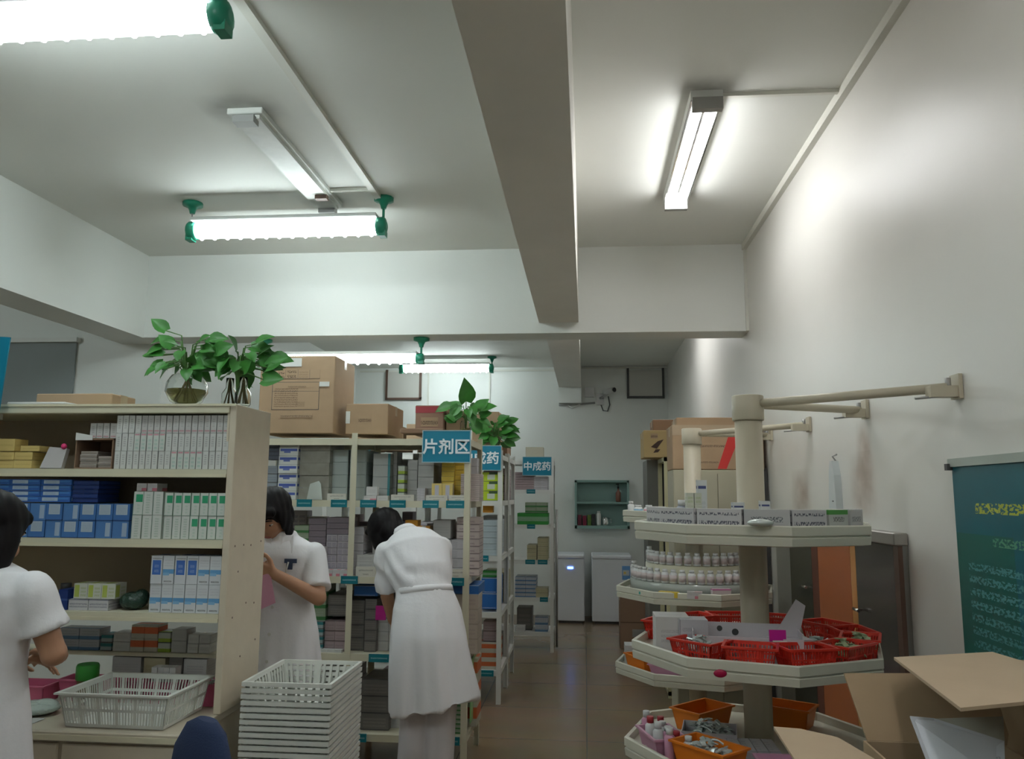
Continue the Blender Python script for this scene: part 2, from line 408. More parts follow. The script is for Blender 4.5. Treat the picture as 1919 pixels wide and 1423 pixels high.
LY = [(2.39, 3.20, .18, 'nearest suspended fluorescent lamp, cut by the picture edge, beside the ceiling conduit'),
      (4.535, 3.20, .18, 'suspended fluorescent lamp with green ends crossing below the unlit ceiling batten'),
      (5.73, 2.60, .153, 'suspended fluorescent lamp hung from the underside of the cross beam'),
      (10.2, 3.23, .15, 'suspended fluorescent lamp closest to the back wall')]
LY.append((.25, 3.20, .18, 'added suspended fluorescent lamp over the camera position, unseen, lifting the foreground light'))  # unseen lamp, added to brighten the foreground
LY.append((3.2, 3.20, .18, 'added suspended fluorescent lamp in the side bay, unseen, lifting the light there'))  # extra lamp out of view, put in to lighten the side bay
for k, (y, z, zt, lb) in enumerate(LY):
    e = batten(z, zt, lb, .68 if z < 3 else 1); e.location = (-1.80 if k < len(LY)-1 else -5.2, y, z)
# wall-side open twin tube lamps
def twin(y0, y1, x, z, label):
    e = empty('twin_tube_lamp', (x, (y0+y1)/2, z), 0, label, 'lamp')
    h = (y1-y0)/2
    q = MB().box(-.07, -h, .035, .07, h, HC-z); q.build('housing', REFL, e)
    MB().prism([(-.07, -h), (.07, -h), (.07, h), (-.07, h)], .028, .035).build('reflector', CHROME, e)
    for s in (-1, 1):
        MB().tube([(s*.033, -h+.05, 0), (s*.033, h-.03, 0)], .017, 10).build('tube', TUBEW, e)
        MB().box(-.065, s*h-.025, -.02, .065, s*h+.012, .035).build('lamp_holder', GREY, e)
    return e
twin(3.36, 4.60, .54, 3.30, 'open twin tube ceiling lamp along the gloss wall, before the cross beam')
twin(.2, 1.4, .54, 3.30, 'added open twin tube ceiling lamp above the camera, unseen, lifting the foreground light')  # added out of view as fill light for the near end
twin(6.95, 8.15, .54, 3.30, 'open twin tube ceiling lamp along the gloss wall, beyond the cross beam')
# old unlit batten
e = empty('batten_lamp', (-1.56, 3.98, HC), 0, 'unlit white ceiling batten with scratched paint and no tubes', 'lamp')
MB().prism([(-.085, -.62), (.085, -.62), (.085, .62), (-.085, .62)], -.03, 0).build('housing', pmat('scratched_white', (.60, .61, .57), [(.2, .15, .8, .24, (.3, .3, .28), 2, .3), (.1, .55, .9, .68, (.42, .42, .4), 3, .2)], .45), e, .004)
MB().box(-.065, -.60, -.048, .065, .60, -.03).build('cover_plate', mat('batten_cover', (.66, .67, .63), .4, mottle=.25, mscale=5), e)
for s in (-1, 1): MB().box(-.05, s*.60-.03, -.075, .05, s*.60+.03, -.04).build('lamp_holder', GREY, e)
MB().box(.0, .36, -.07, .07, .40, -.045).build('terminal', BROWNM, e)
# ================================================================ printed packaging
K = (.06, .06, .07); KG = (.30, .30, .31); W0 = (.62, .63, .62)
P = {}
P['greyrow'] = pmat('pack_grey_spine', (.60, .61, .59), [(.3, .25, .7, .85, (.28, .29, .29), 5, .3), (0, 0, .05, 1, (.35, .35, .34))])
P['greyrow_g'] = pmat('pack_green_spine', (.58, .62, .58), [(.25, .1, .75, .75, (.30, .48, .42), 3, .3), (.1, .88, .9, .96, (.55, .25, .3)), (0, 0, .05, 1, (.35, .35, .34))])
P['greyrow_r'] = pmat('pack_red_line_spine', (.50, .50, .49), [(.3, .35, .7, .85, (.30, .30, .30), 4, .3), (.1, .08, .9, .16, (.45, .25, .27)), (0, 0, .05, 1, (.33, .33, .32))])
P['yellow'] = pmat('pack_tan', (.62, .47, .17), [(.1, .4, .9, .7, (.5, .36, .12), 1), (0, 0, 1, .06, (.4, .3, .1))])
P['darkends'] = pmat('pack_brown_ends', (.30, .26, .23), [(0, .8, 1, 1, (.55, .52, .48)), (.1, .2, .9, .7, (.2, .17, .15), 2)])
P['blueflat'] = pmat('pack_blue_flat', (.03, .12, .42), [(.08, .2, .6, .85, (.42, .52, .62)), (.62, .5, .95, .8, (.06, .22, .55)), (.14, .3, .5, .75, (.25, .33, .5), 2)])
P['bluedark'] = pmat('pack_dark_blue', (.01, .035, .18), [(.0, .45, 1, .55, (.05, .1, .3))])
P['bluebig'] = pmat('pack_blue_label', (.05, .16, .42), [(.15, .35, .85, .95, (.42, .50, .58)), (.22, .42, .78, .9, (.30, .38, .5), 5), (0, 0, 1, .05, (.02, .06, .2))])
P['bluebig2'] = pmat('pack_blue_plain', (.07, .19, .45), [(.6, .1, .9, .9, (.36, .46, .6)), (.0, 0, .03, 1, (.02, .06, .2))])
P['greenleaf'] = pmat('pack_green_leaf', (.60, .64, .60), [(.25, .55, .95, .88, (.03, .33, .16)), (.4, .1, .7, .5, (.40, .55, .46), 3, .3), (0, 0, .05, 1, (.25, .38, .3)), (0, .0, 1, .02, (.25, .38, .3))])
P['greentext'] = pmat('pack_green_text', (.60, .63, .60), [(.3, .08, .7, .92, (.30, .42, .34), 8, .3), (0, 0, .05, 1, (.3, .4, .34))])
P['bluewave'] = pmat('pack_blue_wave', (.62, .65, .68), [(0, .36, 1, .52, (.12, .33, .60)), (0, .30, .6, .40, (.22, .45, .68)), (.15, .06, .85, .16, K, 1), (.15, .62, .9, .9, (.5, .52, .56), 3), (0, 0, .03, 1, (.42, .45, .48))])
P['bluesq'] = pmat('pack_blue_square', (.62, .65, .68), [(.12, .32, .88, .84, (.05, .15, .48)), (.3, .4, .7, .75, (.25, .35, .6), 2), (.1, .88, .95, .95, (.2, .2, .2), 1), (0, 0, .03, 1, (.42, .45, .48))])
P['limebox'] = pmat('pack_lime_print', (.55, .57, .5), [(.05, .1, .4, .9, (.42, .50, .10)), (.5, .15, .9, .85, (.36, .42, .18), 3)])
P['scriptbox'] = pmat('pack_dark_script', (.52, .52, .54), [(.05, .25, .95, .75, (.12, .12, .18), 2), (0, .94, 1, 1, (.05, .05, .12))])
P['whiteblue'] = pmat('pack_blue_band', (.60, .62, .60), [(.05, .55, .95, .85, (.06, .10, .38)), (.25, .35, .6, .6, (.12, .16, .42)), (0, 0, 1, .05, (.4, .4, .4))])
P['darkblue'] = pmat('pack_navy', (.07, .08, .11), [(0, 0, 1, .08, (.02, .02, .03)), (.1, .3, .9, .8, (.13, .15, .2), 2)])
P['palegrey'] = pmat('pack_pale_blue_grey', (.28, .32, .36), [(0, 0, 1, .08, (.1, .1, .1)), (.1, .3, .9, .8, (.2, .24, .3), 2)])
P['wrapped'] = mat('cling_wrapped_pack', (.34, .33, .29), rough=.2, mottle=.25, mscale=9, bump=.3, bscale=30)
P['mint'] = pmat('pack_mint', (.44, .50, .49), [(0, 0, 1, .025, (.2, .25, .25)), (.92, 0, 1, 1, (.36, .42, .42))])
P['mintteal'] = pmat('pack_grey_teal_edge', (.43, .45, .44), [(0, 0, 1, .025, (.2, .22, .22)), (.86, 0, 1, 1, (.05, .24, .27))])
P['palebox'] = pmat('pack_plain_pale', (.46, .46, .45), [(0, 0, 1, .03, (.25, .25, .25)), (.1, .3, .9, .7, (.4, .4, .4), 3)])
P['lilac'] = pmat('pack_lilac_stripes', (.43, .40, .44), [(.1, .15, .45, .85, (.16, .16, .24), 3, .4), (.55, .15, .9, .85, (.18, .18, .24), 3, .4), (0, 0, 1, .05, (.2, .2, .22))])
P['lilacw'] = pmat('pack_pale_lilac', (.50, .49, .52), [(.1, .15, .5, .85, (.34, .33, .37), 4, .4), (0, 0, 1, .05, (.3, .3, .32)), (0, 0, .04, 1, (.33, .32, .34))])
P['mauve'] = pmat('pack_mauve_dark', (.23, .19, .22), [(0, 0, 1, .08, (.08, .07, .09)), (.1, .3, .9, .8, (.17, .14, .17), 2)])
P['gold'] = pmat('pack_yellow', (.70, .50, .07), [(.05, .2, .8, .8, (.6, .42, .06), 2), (0, 0, 1, .07, (.4, .28, .05))])
P['goldw'] = pmat('pack_yellow_white', (.66, .52, .18), [(.3, .1, .7, .9, (.50, .50, .58)), (0, 0, 1, .04, (.4, .3, .1))])
P['pinkrow'] = pmat('pack_pink_stripe', (.53, .46, .44), [(.1, .3, .8, .7, (.30, .22, .25), 1), (0, 0, 1, .12, (.25, .2, .2))])
P['limestack'] = pmat('pack_lime', (.42, .56, .02), [(.3, .2, .75, .75, (.55, .60, .5)), (.4, .75, .9, 1, (.05, .1, .04)), (0, 0, 1, .05, (.1, .14, .05))])
P['limew'] = pmat('pack_lime_white', (.50, .54, .48), [(0, 0, 1, .35, (.30, .42, .04)), (0, .9, 1, 1, (.1, .12, .1))])
P['orange'] = pmat('pack_orange', (.72, .33, .03), [(.1, .1, .9, .2, (.5, .2, .02))])
P['orangew'] = pmat('pack_orange_white', (.72, .34, .05), [(.3, 0, .65, 1, (.55, .50, .42))])
P['redor'] = pmat('pack_red_orange_band', (.50, .48, .40), [(0, .35, 1, .85, (.55, .12, .04))])
P['blue'] = pmat('pack_bright_blue', (.02, .13, .42), [(.05, .05, .9, .14, (.5, .55, .6), 1), (0, .95, 1, 1, (.4, .45, .5))])
P['paleblue'] = pmat('pack_pale_blue', (.42, .49, .52), [(.1, .3, .9, .7, (.34, .42, .45), 2), (0, 0, 1, .06, (.25, .3, .3)), (.85, 0, 1, 1, (.5, .54, .55))])
P['greenbox'] = pmat('pack_green', (.03, .26, .04), [(0, .3, 1, .7, (.18, .36, .2)), (.05, .35, .95, .65, (.28, .4, .3), 2)])
P['greenw'] = pmat('pack_green_stripes', (.30, .38, .26), [(0, .1, 1, .4, (.05, .2, .06)), (.1, .5, .9, .9, (.38, .42, .35), 2)])
P['creambox'] = pmat('pack_cream', (.47, .44, .28), [(.1, .3, .9, .7, (.40, .36, .2), 2), (0, 0, 1, .05, (.25, .22, .12))])
P['white'] = pmat('pack_white', (.58, .58, .57), [(.15, .3, .85, .7, (.42, .42, .43), 3), (0, 0, 1, .03, (.4, .4, .4))])
P['whitepink'] = pmat('pack_white_pink', (.58, .56, .57), [(.5, 0, 1, .4, (.60, .2, .25)), (.1, .5, .9, .9, (.4, .4, .4), 2)])
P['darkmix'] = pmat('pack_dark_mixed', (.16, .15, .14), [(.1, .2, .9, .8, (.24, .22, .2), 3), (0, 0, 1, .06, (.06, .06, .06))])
P['teal'] = pmat('pack_teal_band', (.30, .36, .38), [(0, .55, 1, .95, (.02, .16, .18)), (0, 0, 1, .1, (.08, .08, .08))])
P['beige'] = pmat('pack_beige', (.46, .40, .34), [(.6, .3, .9, .8, (.38, .3, .28), 2), (0, 0, 1, .03, (.3, .25, .2))])
P['mixblue'] = pmat('pack_blue_white', (.42, .45, .50), [(0, 0, 1, .3, (.1, .2, .35)), (.1, .4, .9, .9, (.3, .32, .36), 2)])
P['rose'] = pmat('pack_dull_rose', (.36, .28, .29), [(.1, .2, .9, .8, (.26, .2, .21), 2), (0, 0, 1, .1, (.14, .1, .1))])
P['hand'] = pmat('pack_handwritten', (.56, .55, .56), [(.05, .15, .95, .85, (.10, .10, .13), 1.2, .5), (0, 0, 1, .04, (.4, .4, .4))])
P['handg'] = pmat('pack_green_top_print', (.54, .55, .52), [(0, .8, 1, 1, (.08, .32, .06)), (.2, .1, .8, .7, (.14, .12, .11), 1.5, .4)])
P['handd'] = pmat('pack_dark_sketch', (.48, .48, .48), [(.15, .1, .85, .85, (.14, .15, .16), 2, .35)])
P['label'] = pmat('tent_card', (.62, .60, .53), [(.15, .55, .85, .82, (.28, .27, .24), 1, .4), (.35, .18, .65, .4, (.25, .24, .2), 1, .3)])
P['tubebox'] = pmat('pack_tall_white_blue_cap', (.60, .62, .62), [(.1, .82, .9, .88, (.05, .07, .2)), (.2, .2, .8, .6, (.46, .5, .5), 4)])
P['yelgreen'] = pmat('pack_yellow_green_print', (.56, .58, .48), [(.15, .2, .85, .8, (.38, .45, .22), 2)])

_bm = {}
def box_mesh(w, d, h, m, name='medicine_box'):
    k = (round(w, 4), round(d, 4), round(h, 4), m.name)
    if k not in _bm:
        g = .0012
        _bm[k] = MB().box(-w/2+g, 0, 0, w/2-g, d, h-g).mesh(name, m)
    return _bm[k]
ORD = ('', 'first', 'second', 'third', 'fourth', 'fifth', 'sixth', 'seventh', 'eighth', 'ninth', 'tenth', 'eleventh', 'twelfth', 'thirteenth', 'fourteenth', 'fifteenth', 'sixteenth', 'seventeenth', 'eighteenth', 'nineteenth', 'twentieth')
def ordinal(n):
    if n <= 20: return ORD[n]
    t = {2: ('twenty', 'twentieth'), 3: ('thirty', 'thirtieth')}[n//10]
    return t[1] if n % 10 == 0 else t[0]+'-'+ORD[n % 10]
REST = MB()          # the many boxes beyond the 300 that show largest
CARTON_NAMED = {'wrapped', 'mint', 'mintteal', 'palebox', 'darkmix', 'whiteblue', 'mauve', 'darkblue', 'palegrey', 'teal', 'beige', 'lilac', 'lilacw', 'rose'}  # plain medicine boxes among these prints are named cartons too
def blk(label, mk, x0, x1, y, z0, z1, nx=1, nz=1, ny=1, d=.12, jit=.004, group=None, cat=None, name=None, skip=(), alt=None, altl=None, frm='from the aisle', stuff=False):
    """a block of like boxes, each its own object, front face at y; alt swaps the print of single boxes, altl their label"""
    w_ = (x1-x0)/nx; h_ = (z1-z0)/nz
    name = name or ('carton' if mk in CARTON_NAMED else 'medicine_box'); cat = cat or name.replace('_', ' ')
    for i in range(nx):
        for j in range(ny):
            dx = random.uniform(-jit, jit)*.5
            for k in range(nz):
                if (i, k) in skip: continue
                pk = alt[(i, k)] if alt and (i, k) in alt else mk
                X_, Y_, Z_ = x0+w_*(i+.5)+(dx if nx == 1 else 0), y+j*d+random.uniform(0, jit), z0+k*h_
                if stuff:
                    REST.box(X_-w_/2+.0015, Y_, Z_, X_+w_/2-.0015, Y_+d-.004, Z_+h_-.0015, P[pk]); continue
                o = link(name, box_mesh(w_, d-.003, h_, P[pk], name)); o.location = (X_, Y_, Z_)
                lb = altl[pk] if altl and pk in altl else label
                if nz > 1: lb += ', %s up' % ordinal(k+1)
                if nx > 1: lb += ', %s %s' % (ordinal(nx-i), frm)
                if ny > 1: lb += ', %s back' % ordinal(j+1)
                if len(lb.split()) > 16: print('LONG', len(lb.split()), lb)
                tag(o, lb, cat, group or (label if nx*ny*nz > 1 else None))
def pblk(label, mk, pl, pr, pt, Y, zs, nx=1, nz=1, **k):
    """block given by its picture columns pl..pr and picture row pt of its top, standing on zs at depth Y"""
    x0 = at(pl, 950, Y).x; x1 = at(pr, 950, Y).x; z1 = at((pl+pr)/2, pt, Y).z
    blk(label, mk, x0, x1, Y, zs, max(z1, zs+.01*nz), nx, nz, **k)

# ================================================================ racks
def rack(label, x0, x1, y0, y1, ztop, zs, mids=(), frame=CREAM, tags=(), top=True, group='open drug racks'):
    e = empty('storage_rack', (x0, y0, 0), 0, label, 'rack', group)
    pw = .036; L_ = x1-x0; W_ = y1-y0
    for px_ in (0,)+tuple(m_-x0 for m_ in mids)+(L_-pw,):
        for py_ in (0, W_-pw):
            q = MB(); s_ = 1 if py_ == 0 else -1
            yy = 0 if py_ == 0 else W_
            q.box(px_, min(yy, yy+s_*.004), 0, px_+pw, max(yy, yy+s_*.004), ztop)
            q.box(px_ + (pw-.004 if px_ > L_/2 else 0), min(yy+s_*.004, yy+s_*pw), 0, px_+(pw if px_ > L_/2 else .004), max(yy+s_*.004, yy+s_*pw), ztop)
            q.build('post', frame, e)
    for z in list(zs)+([ztop-.035] if top else []):
        q = MB().box(.004, .004, z-.04, L_-.004, .02, z).box(.004, W_-.02, z-.04, L_-.004, W_-.004, z)
        q.box(.004, .02, z-.008, L_-.004, W_-.02, z-.001).box(.004, .02, z-.04, .016, W_-.02, z-.008).box(L_-.016, .02, z-.04, L_-.004, W_-.02, z-.008)
        q.build('shelf', frame, e)
    for (z, xs) in tags:
        for (a_, b_) in xs:
            MB().box(a_-x0, -.004, z-.042, b_-x0, .003, z+.004).build('shelf_tag', TEALT, e)
    return e
def px_spans(Y, *sp): return [(at(a, 950, Y).x, at(b_, 950, Y).x) for a, b_ in sp]
R2Y = 4.87
rack('cream rack of boxed tablets behind the two women, with the large tablet sign', -2.14, -.70, R2Y, 5.45, 1.985, (1.57, 1.112, .66, .205), (-1.445,),
     tags=((1.57, px_spans(R2Y, (556, 584), (620, 650), (675, 705), (730, 760), (792, 822), (836, 870))),
           (1.112, px_spans(R2Y, (644, 675), (840, 872))), (.66, px_spans(R2Y, (700, 738),)), (.205, px_spans(R2Y, (672, 700), (840, 868)))))
rack('cream rack standing second from the women, with lime and blue boxes at its end', -2.14, -.665, 6.45, 7.01, 1.965, (1.56, 1.125, .69, .25), (-1.40,), WHITEM,
     tags=((1.125, [(-.86, -.77)]), (.25, [(-.86, -.72)]), (1.965, px_spans(6.44, (632, 690)))))
rack('cream rack back to back behind the one with lime boxes', -2.14, -.665, 7.05, 7.61, 1.965, (1.56, 1.125, .69, .25), (-1.40,), WHITEM)
rack('short cream rack nearest the freezers, with a green box on its second shelf', -1.2, -.335, 8.54, 9.0, 2.0, (1.66, 1.295, .93, .55, .20), (), WHITEM,
     tags=((1.66, px_spans(8.54, (987, 1003))), (1.295, px_spans(8.54, (988, 1003))), (.93, px_spans(8.54, (985, 1003), (1008, 1026))), (.55, px_spans(8.54, (1012, 1027),))))
tag(MB().tube([(-.31, 8.75, .02), (-.31, 8.75, 1.45)], .012).build('pole', GREY), 'thin grey pole standing between the short rack and the freezer', 'pole')

# hanging signs
def sign(label, x0, x1, y, z0, z1, txt, sz, parent=None):
    e = empty('hanging_sign', ((x0+x1)/2, y, z0), 0, label, 'sign')
    W_ = (x1-x0)/2
    MB().box(-W_, 0, 0, W_, .008, z1-z0).build('panel', TEAL, e)
    fr = MB(); h_ = z1-z0; t = .005
    fr.box(-W_-t, -.002, -t, -W_, .01, h_+t).box(W_, -.002, -t, W_+t, .01, h_+t).box(-W_, -.002, -t, W_, .01, 0).box(-W_, -.002, h_, W_, .01, h_+t)
    fr.build('edging', mat('sign_edging', (.35, .5, .55), .4), e)
    text_mesh('lettering', txt, sz, SIGNW, e, (0, -.002, h_*.46), bold=.022)
    return e
a_ = at(793, 808, 4.85); b_ = at(880, 866, 4.85)
sign('large teal sign for tablets with white Chinese characters on the cream rack nearest the women', a_.x, b_.x, 4.855, b_.z, a_.z, '片剂区', .098)
a_ = at(880-20, 836, 6.42); b_ = at(938, 881, 6.42)
sign('teal Chinese patent medicine sign partly behind a rack post', a_.x, b_.x, 6.435, b_.z, a_.z, '中成药', .105)
a_ = at(980, 857, 8.52); b_ = at(1033, 891, 8.52)
sign('small teal Chinese patent medicine sign on the short rack by the freezers', a_.x, b_.x, 8.525, b_.z, a_.z, '中成药', .098)

# ---- rack with tablet sign: contents
F1 = R2Y+.03; zA, zB, zC, zD = 1.57, 1.112, .66, .205
pblk('navy carton in the tall dark stack beside the end panel', 'darkblue', 492, 519, 832, F1+.02, zA+.25, 1, 4)
pblk('blue-grey carton below the navy ones beside the end panel', 'palegrey', 492, 517, 873, F1+.02, zA, 1, 4, d=.12)
pblk('blue-banded white carton in the tall stack over the reading woman', 'whiteblue', 519, 555, 822, F1, zA, 1, 7, d=.2, jit=.01)
pblk('cling-wrapped grey carton piled next to the blue-banded stack', 'wrapped', 557, 614, 822, F1+.03, zA, 1, 5, d=.3, jit=.01, cat='carton', name='wrapped_carton')
pblk('pale mint carton in the column just before the rack middle post', 'mint', 620, 650, 843, F1+.1, zA, 1, 4, d=.3)
pblk('pale mint carton in the column just behind the rack middle post', 'mint', 653, 684, 843, F1+.1, zA, 1, 4, d=.3)
pblk('grey carton with a teal edge in the column above the bent woman', 'mintteal', 697, 730, 850, F1+.12, zA, 1, 4, d=.25)
pblk('pale carton between the teal-edged and the lime stacks', 'palebox', 732, 742, 846, F1+.2, zA, 1, 4, d=.15)
pblk('small lime-based white box in the narrow stack under the sign', 'limew', 744, 757, 872, F1+.05, zA, 1, 4, d=.1)
pblk('grey box stacked just past the narrow lime stack', 'palebox', 762, 781, 862, F1+.12, zA, 1, 4, d=.2)
pblk('plain pale square carton stacked under the tablet sign', 'palebox', 782, 812, 850, F1+.1, zA, 1, 4, d=.25)
pblk('thin pale box leaning pile before the square cartons', 'lilacw', 780, 796, 915, F1+.02, zA, 1, 5, d=.08)
pblk('yellow medicine box in the tall yellow stack under the sign', 'gold', 826, 850, 866, F1+.1, zA, 1, 8, d=.2)
pblk('yellow box in the rear stack beside the rack end post', 'gold', 851, 868, 862, F1+.14, zA, 1, 8, d=.2, stuff=True)
pblk('pink striped box in the thin-box stack at the rack end', 'pinkrow', 862, 898, 888, F1+.05, zA, 1, 14, d=.2)
pblk('yellow and white box before the tall yellow stack', 'goldw', 808, 848, 906, F1+.0, zA, 2, 1, d=.06)
pblk('white box with a pink corner at the shelf front', 'whitepink', 681, 705, 929, F1, zA, 1, 1, d=.05)
pblk('small white box on top of the one with the pink corner', 'white', 685, 706, 912, F1, at(690, 929, F1).z, 1, 1, d=.05)
pblk('low white box beside the one with the pink corner', 'white', 706, 727, 929, F1, zA, 1, 1, d=.05)
for j, (l_, r_, t_) in enumerate(((612, 648, 925), (731, 775, 927), (797, 838, 928), (840, 876, 928))):
    pblk('white printed tent card on the top shelf, ' + ('beside the cling-wrapped cartons', 'under the narrow lime stack', 'before the yellow and white boxes', 'against the rack end post')[j], 'label', l_, r_, t_, R2Y+.006, zA, d=.012, cat='label card', name='label_card')
# silver foil packet
e_ = at(590, 938, F1-.01)
q = MB(); q.prism([(-.05, 0), (.05, 0), (.03, .10), (.015, .12), (-.04, .10)], 0, .01, R=Matrix.Rotation(pi/2*.85, 3, 'X'))
o = q.build('foil_packet', mat('silver_foil', (.75, .8, .78), .15, 1)); o.location = (e_.x, F1-.01, zA); tag(o, 'shiny silver foil packet leaning at the front of the wrapped cartons', 'packet')
# second shelf
pblk('pale green striped box behind the reading woman', 'greenw', 553, 580, 985, F1+.05, zB, 1, 6, d=.2)
pblk('dark mauve box stacked behind the reading woman', 'mauve', 580, 613, 972, F1+.06, zB, 1, 9, d=.2)
pblk('lilac striped box beside the rack middle post', 'lilac', 614, 655, 1002, F1+.05, zB, 2, 6, d=.2)
pblk('mauve box stacked over the lilac striped boxes', 'mauve', 614, 655, 970, F1+.05, at(630, 1002, F1+.05).z, 1, 3, d=.2)
pblk('pale lilac box in front of the dark mauve stack', 'lilacw', 588, 613, 1025, F1+.0, zB, 1, 5, d=.06)
pblk('lilac box just past the rack middle post', 'lilacw', 662, 684, 988, F1+.06, zB, 1, 6, d=.2)
pblk('small white box by the bent woman\'s hair', 'white', 672, 705, 1040, F1+.03, zB, 1, 3, d=.2)
pblk('orange box standing above the bent woman\'s shoulder', 'orange', 760, 784, 975, F1+.1, zB+.13, 1, 1, d=.1)
pblk('orange and white box beside the plain orange one', 'orangew', 784, 806, 986, F1+.1, zB+.13, 1, 1, d=.1)
pblk('pale carton under the orange boxes', 'palebox', 700, 798, 1008, F1+.1, zB, 3, 2, d=.2)
pblk('pale lilac box over the bent woman\'s back', 'lilacw', 799, 870, 1012, F1+.06, zB, 3, 4, d=.2)
pblk('plain pale box on the wall of lilac boxes', 'palebox', 812, 845, 975, F1+.1, at(820, 1010, F1+.1).z, 1, 1, d=.2)
pblk('pale pink striped box at the end of the second shelf', 'pinkrow', 856, 899, 970, F1+.12, zB, 1, 8, d=.2)
for j, (l_, r_, t_) in enumerate(((670, 708, 1062), (838, 874, 1067))):
    pblk('white printed tent card on the second shelf, ' + ('under the bent woman\'s hair', 'against the rack end post')[j], 'label', l_, r_, t_, R2Y+.006, zB, d=.012, cat='label card', name='label_card')
pblk('pink-white packet at the reading woman\'s shelf edge', 'whitepink', 613, 655, 1068, F1-.02, zB, 3, 1, d=.1, cat='packet', name='medicine_packet')
# third shelf
pblk('green striped box by the reading woman\'s elbow', 'greenw', 575, 618, 1098, F1+.06, zC+.1, 1, 4, d=.2)
pblk('teal banded carton beside the reading woman\'s coat', 'teal', 578, 614, 1165, F1+.02, zC, 1, 4, d=.2)
pblk('dark mixed box stacked by the rack middle post', 'darkmix', 622, 662, 1115, F1+.08, zC+.2, 1, 2, d=.25)
pblk('dull rose box at the middle post\'s foot', 'rose', 617, 655, 1165, F1+.04, zC, 2, 3, d=.2)
pblk('dark mixed box just past the rack middle post', 'darkmix', 663, 690, 1125, F1+.08, zC, 1, 4, d=.2)
pblk('bright blue box right under the second shelf near the bent woman\'s sleeve', 'blue', 668, 712, 1098, F1+.05, zC+.33, 1, 1, d=.3)
pblk('dark mixed box carrying the blue box near the bent woman\'s sleeve', 'darkmix', 690, 712, 1123, F1+.05, zC, 1, 5, d=.3)
pblk('bright blue box right under the second shelf at the rack end', 'blue', 838, 899, 1097, F1+.1, zC+.33, 1, 1, d=.3)
pblk('beige box stacked at the end of the third shelf', 'beige', 852, 899, 1115, F1+.06, zC, 1, 4, d=.2)
pblk('white and pale box piled low behind the bent woman', 'palebox', 712, 850, 1150, F1+.1, zC, 6, 4, d=.2, stuff=True)
pblk('crumpled white packet at the third shelf front', 'white', 600, 650, 1218, F1, zC, 4, 1, d=.1, cat='packet', name='medicine_packet')
# bottom shelf
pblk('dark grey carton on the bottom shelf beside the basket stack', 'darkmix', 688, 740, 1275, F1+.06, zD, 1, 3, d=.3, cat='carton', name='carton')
pblk('pale green-edged box in the bottom stack at the rack end', 'greenw', 846, 872, 1300, F1+.04, zD, 1, 9, d=.2)
pblk('white box piled on the bottom shelf behind the bent woman', 'white', 742, 840, 1300, F1+.12, zD, 4, 3, d=.2, stuff=True)
pblk('red banded box at the end of the bottom shelf', 'redor', 874, 899, 1235, F1+.2, zD, 1, 3, d=.2)
pblk('pale bottom shelf carton behind the basket stack', 'palebox', 560, 680, 1290, F1+.1, zD, 3, 3, d=.25, cat='carton', name='carton')
tag(MB().box(-.700, 5.0, .25, -.694, 5.36, .62).build('plastic_folder', mat('green_plastic', (.25, .48, .20), .3)), 'light green plastic folder hanging on the end of the rack by the bent woman', 'folder')

rg = random.Random(3)
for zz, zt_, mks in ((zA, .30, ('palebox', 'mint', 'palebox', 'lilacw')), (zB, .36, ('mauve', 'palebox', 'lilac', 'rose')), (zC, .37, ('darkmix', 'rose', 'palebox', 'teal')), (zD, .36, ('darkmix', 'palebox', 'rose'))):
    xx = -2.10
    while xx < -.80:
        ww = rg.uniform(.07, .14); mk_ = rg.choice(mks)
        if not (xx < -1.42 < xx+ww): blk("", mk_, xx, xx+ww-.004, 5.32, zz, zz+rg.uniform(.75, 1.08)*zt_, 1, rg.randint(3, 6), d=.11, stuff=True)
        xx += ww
# ---- lime rack contents (front and the end seen down the aisle)
F3 = 6.48; z3 = (1.56, 1.125, .69, .25)
pblk('lime green end box under the patent medicine sign', 'limestack', 903, 935, 885, F3, z3[0], 1, 3, ny=2, d=.17)
pblk('', 'rose', 903, 936, 890, F3+.36, z3[0], 1, 4, d=.16, stuff=True)
pblk('orange box under the lime stack shelf', 'orange', 905, 924, 945, F3+.02, z3[1]+.34, 1, 1, d=.1)
pblk('', 'paleblue', 904, 936, 975, F3+.02, z3[1], 1, 6, ny=2, d=.2, stuff=True)
pblk('bright blue box on the lime rack\'s third shelf', 'blue', 904, 934, 1083, F3+.02, z3[2]+.02, 1, 2, ny=2, d=.2)
pblk('small green box on top of the bright blue pair', 'greenbox', 906, 932, 1070, F3+.04, at(915, 1083, F3+.02).z+.003, 1, 1, d=.1)
pblk('red-orange banded box at the aisle rack\'s bottom', 'redor', 903, 934, 1205, F3+.02, z3[3], 1, 3, ny=2, d=.22)
pblk('dark rose box above the red-orange banded ones', 'rose', 908, 932, 1165, F3+.05, at(915, 1205, F3+.02).z+.003, 1, 2, d=.15)
for k_, zz in enumerate(z3):
    blk('grey packed box inside the rack with lime boxes, %s shelf' % ('top', 'second', 'third', 'bottom')[k_], ('palebox', 'lilacw', 'mint', 'greyrow')[k_], -1.35, -.90, F3+.05, zz, zz+(.30, .26, .28, .2)[k_], 4, 3, d=.3, stuff=True)
    blk('pale box in the rack behind the lime boxes, %s shelf' % ('top', 'second', 'third', 'bottom')[k_], ('rose', 'palebox', 'creambox', 'palebox')[k_], -.9, -.69, 7.1, zz, zz+(.28, .3, .25, .2)[k_], 1, 4, ny=2, d=.2, stuff=True)
blk('pale box in the far bay of the rack with lime boxes', 'palebox', -2.05, -1.42, F3+.05, z3[0], z3[0]+.28, 5, 3, d=.3, stuff=True)
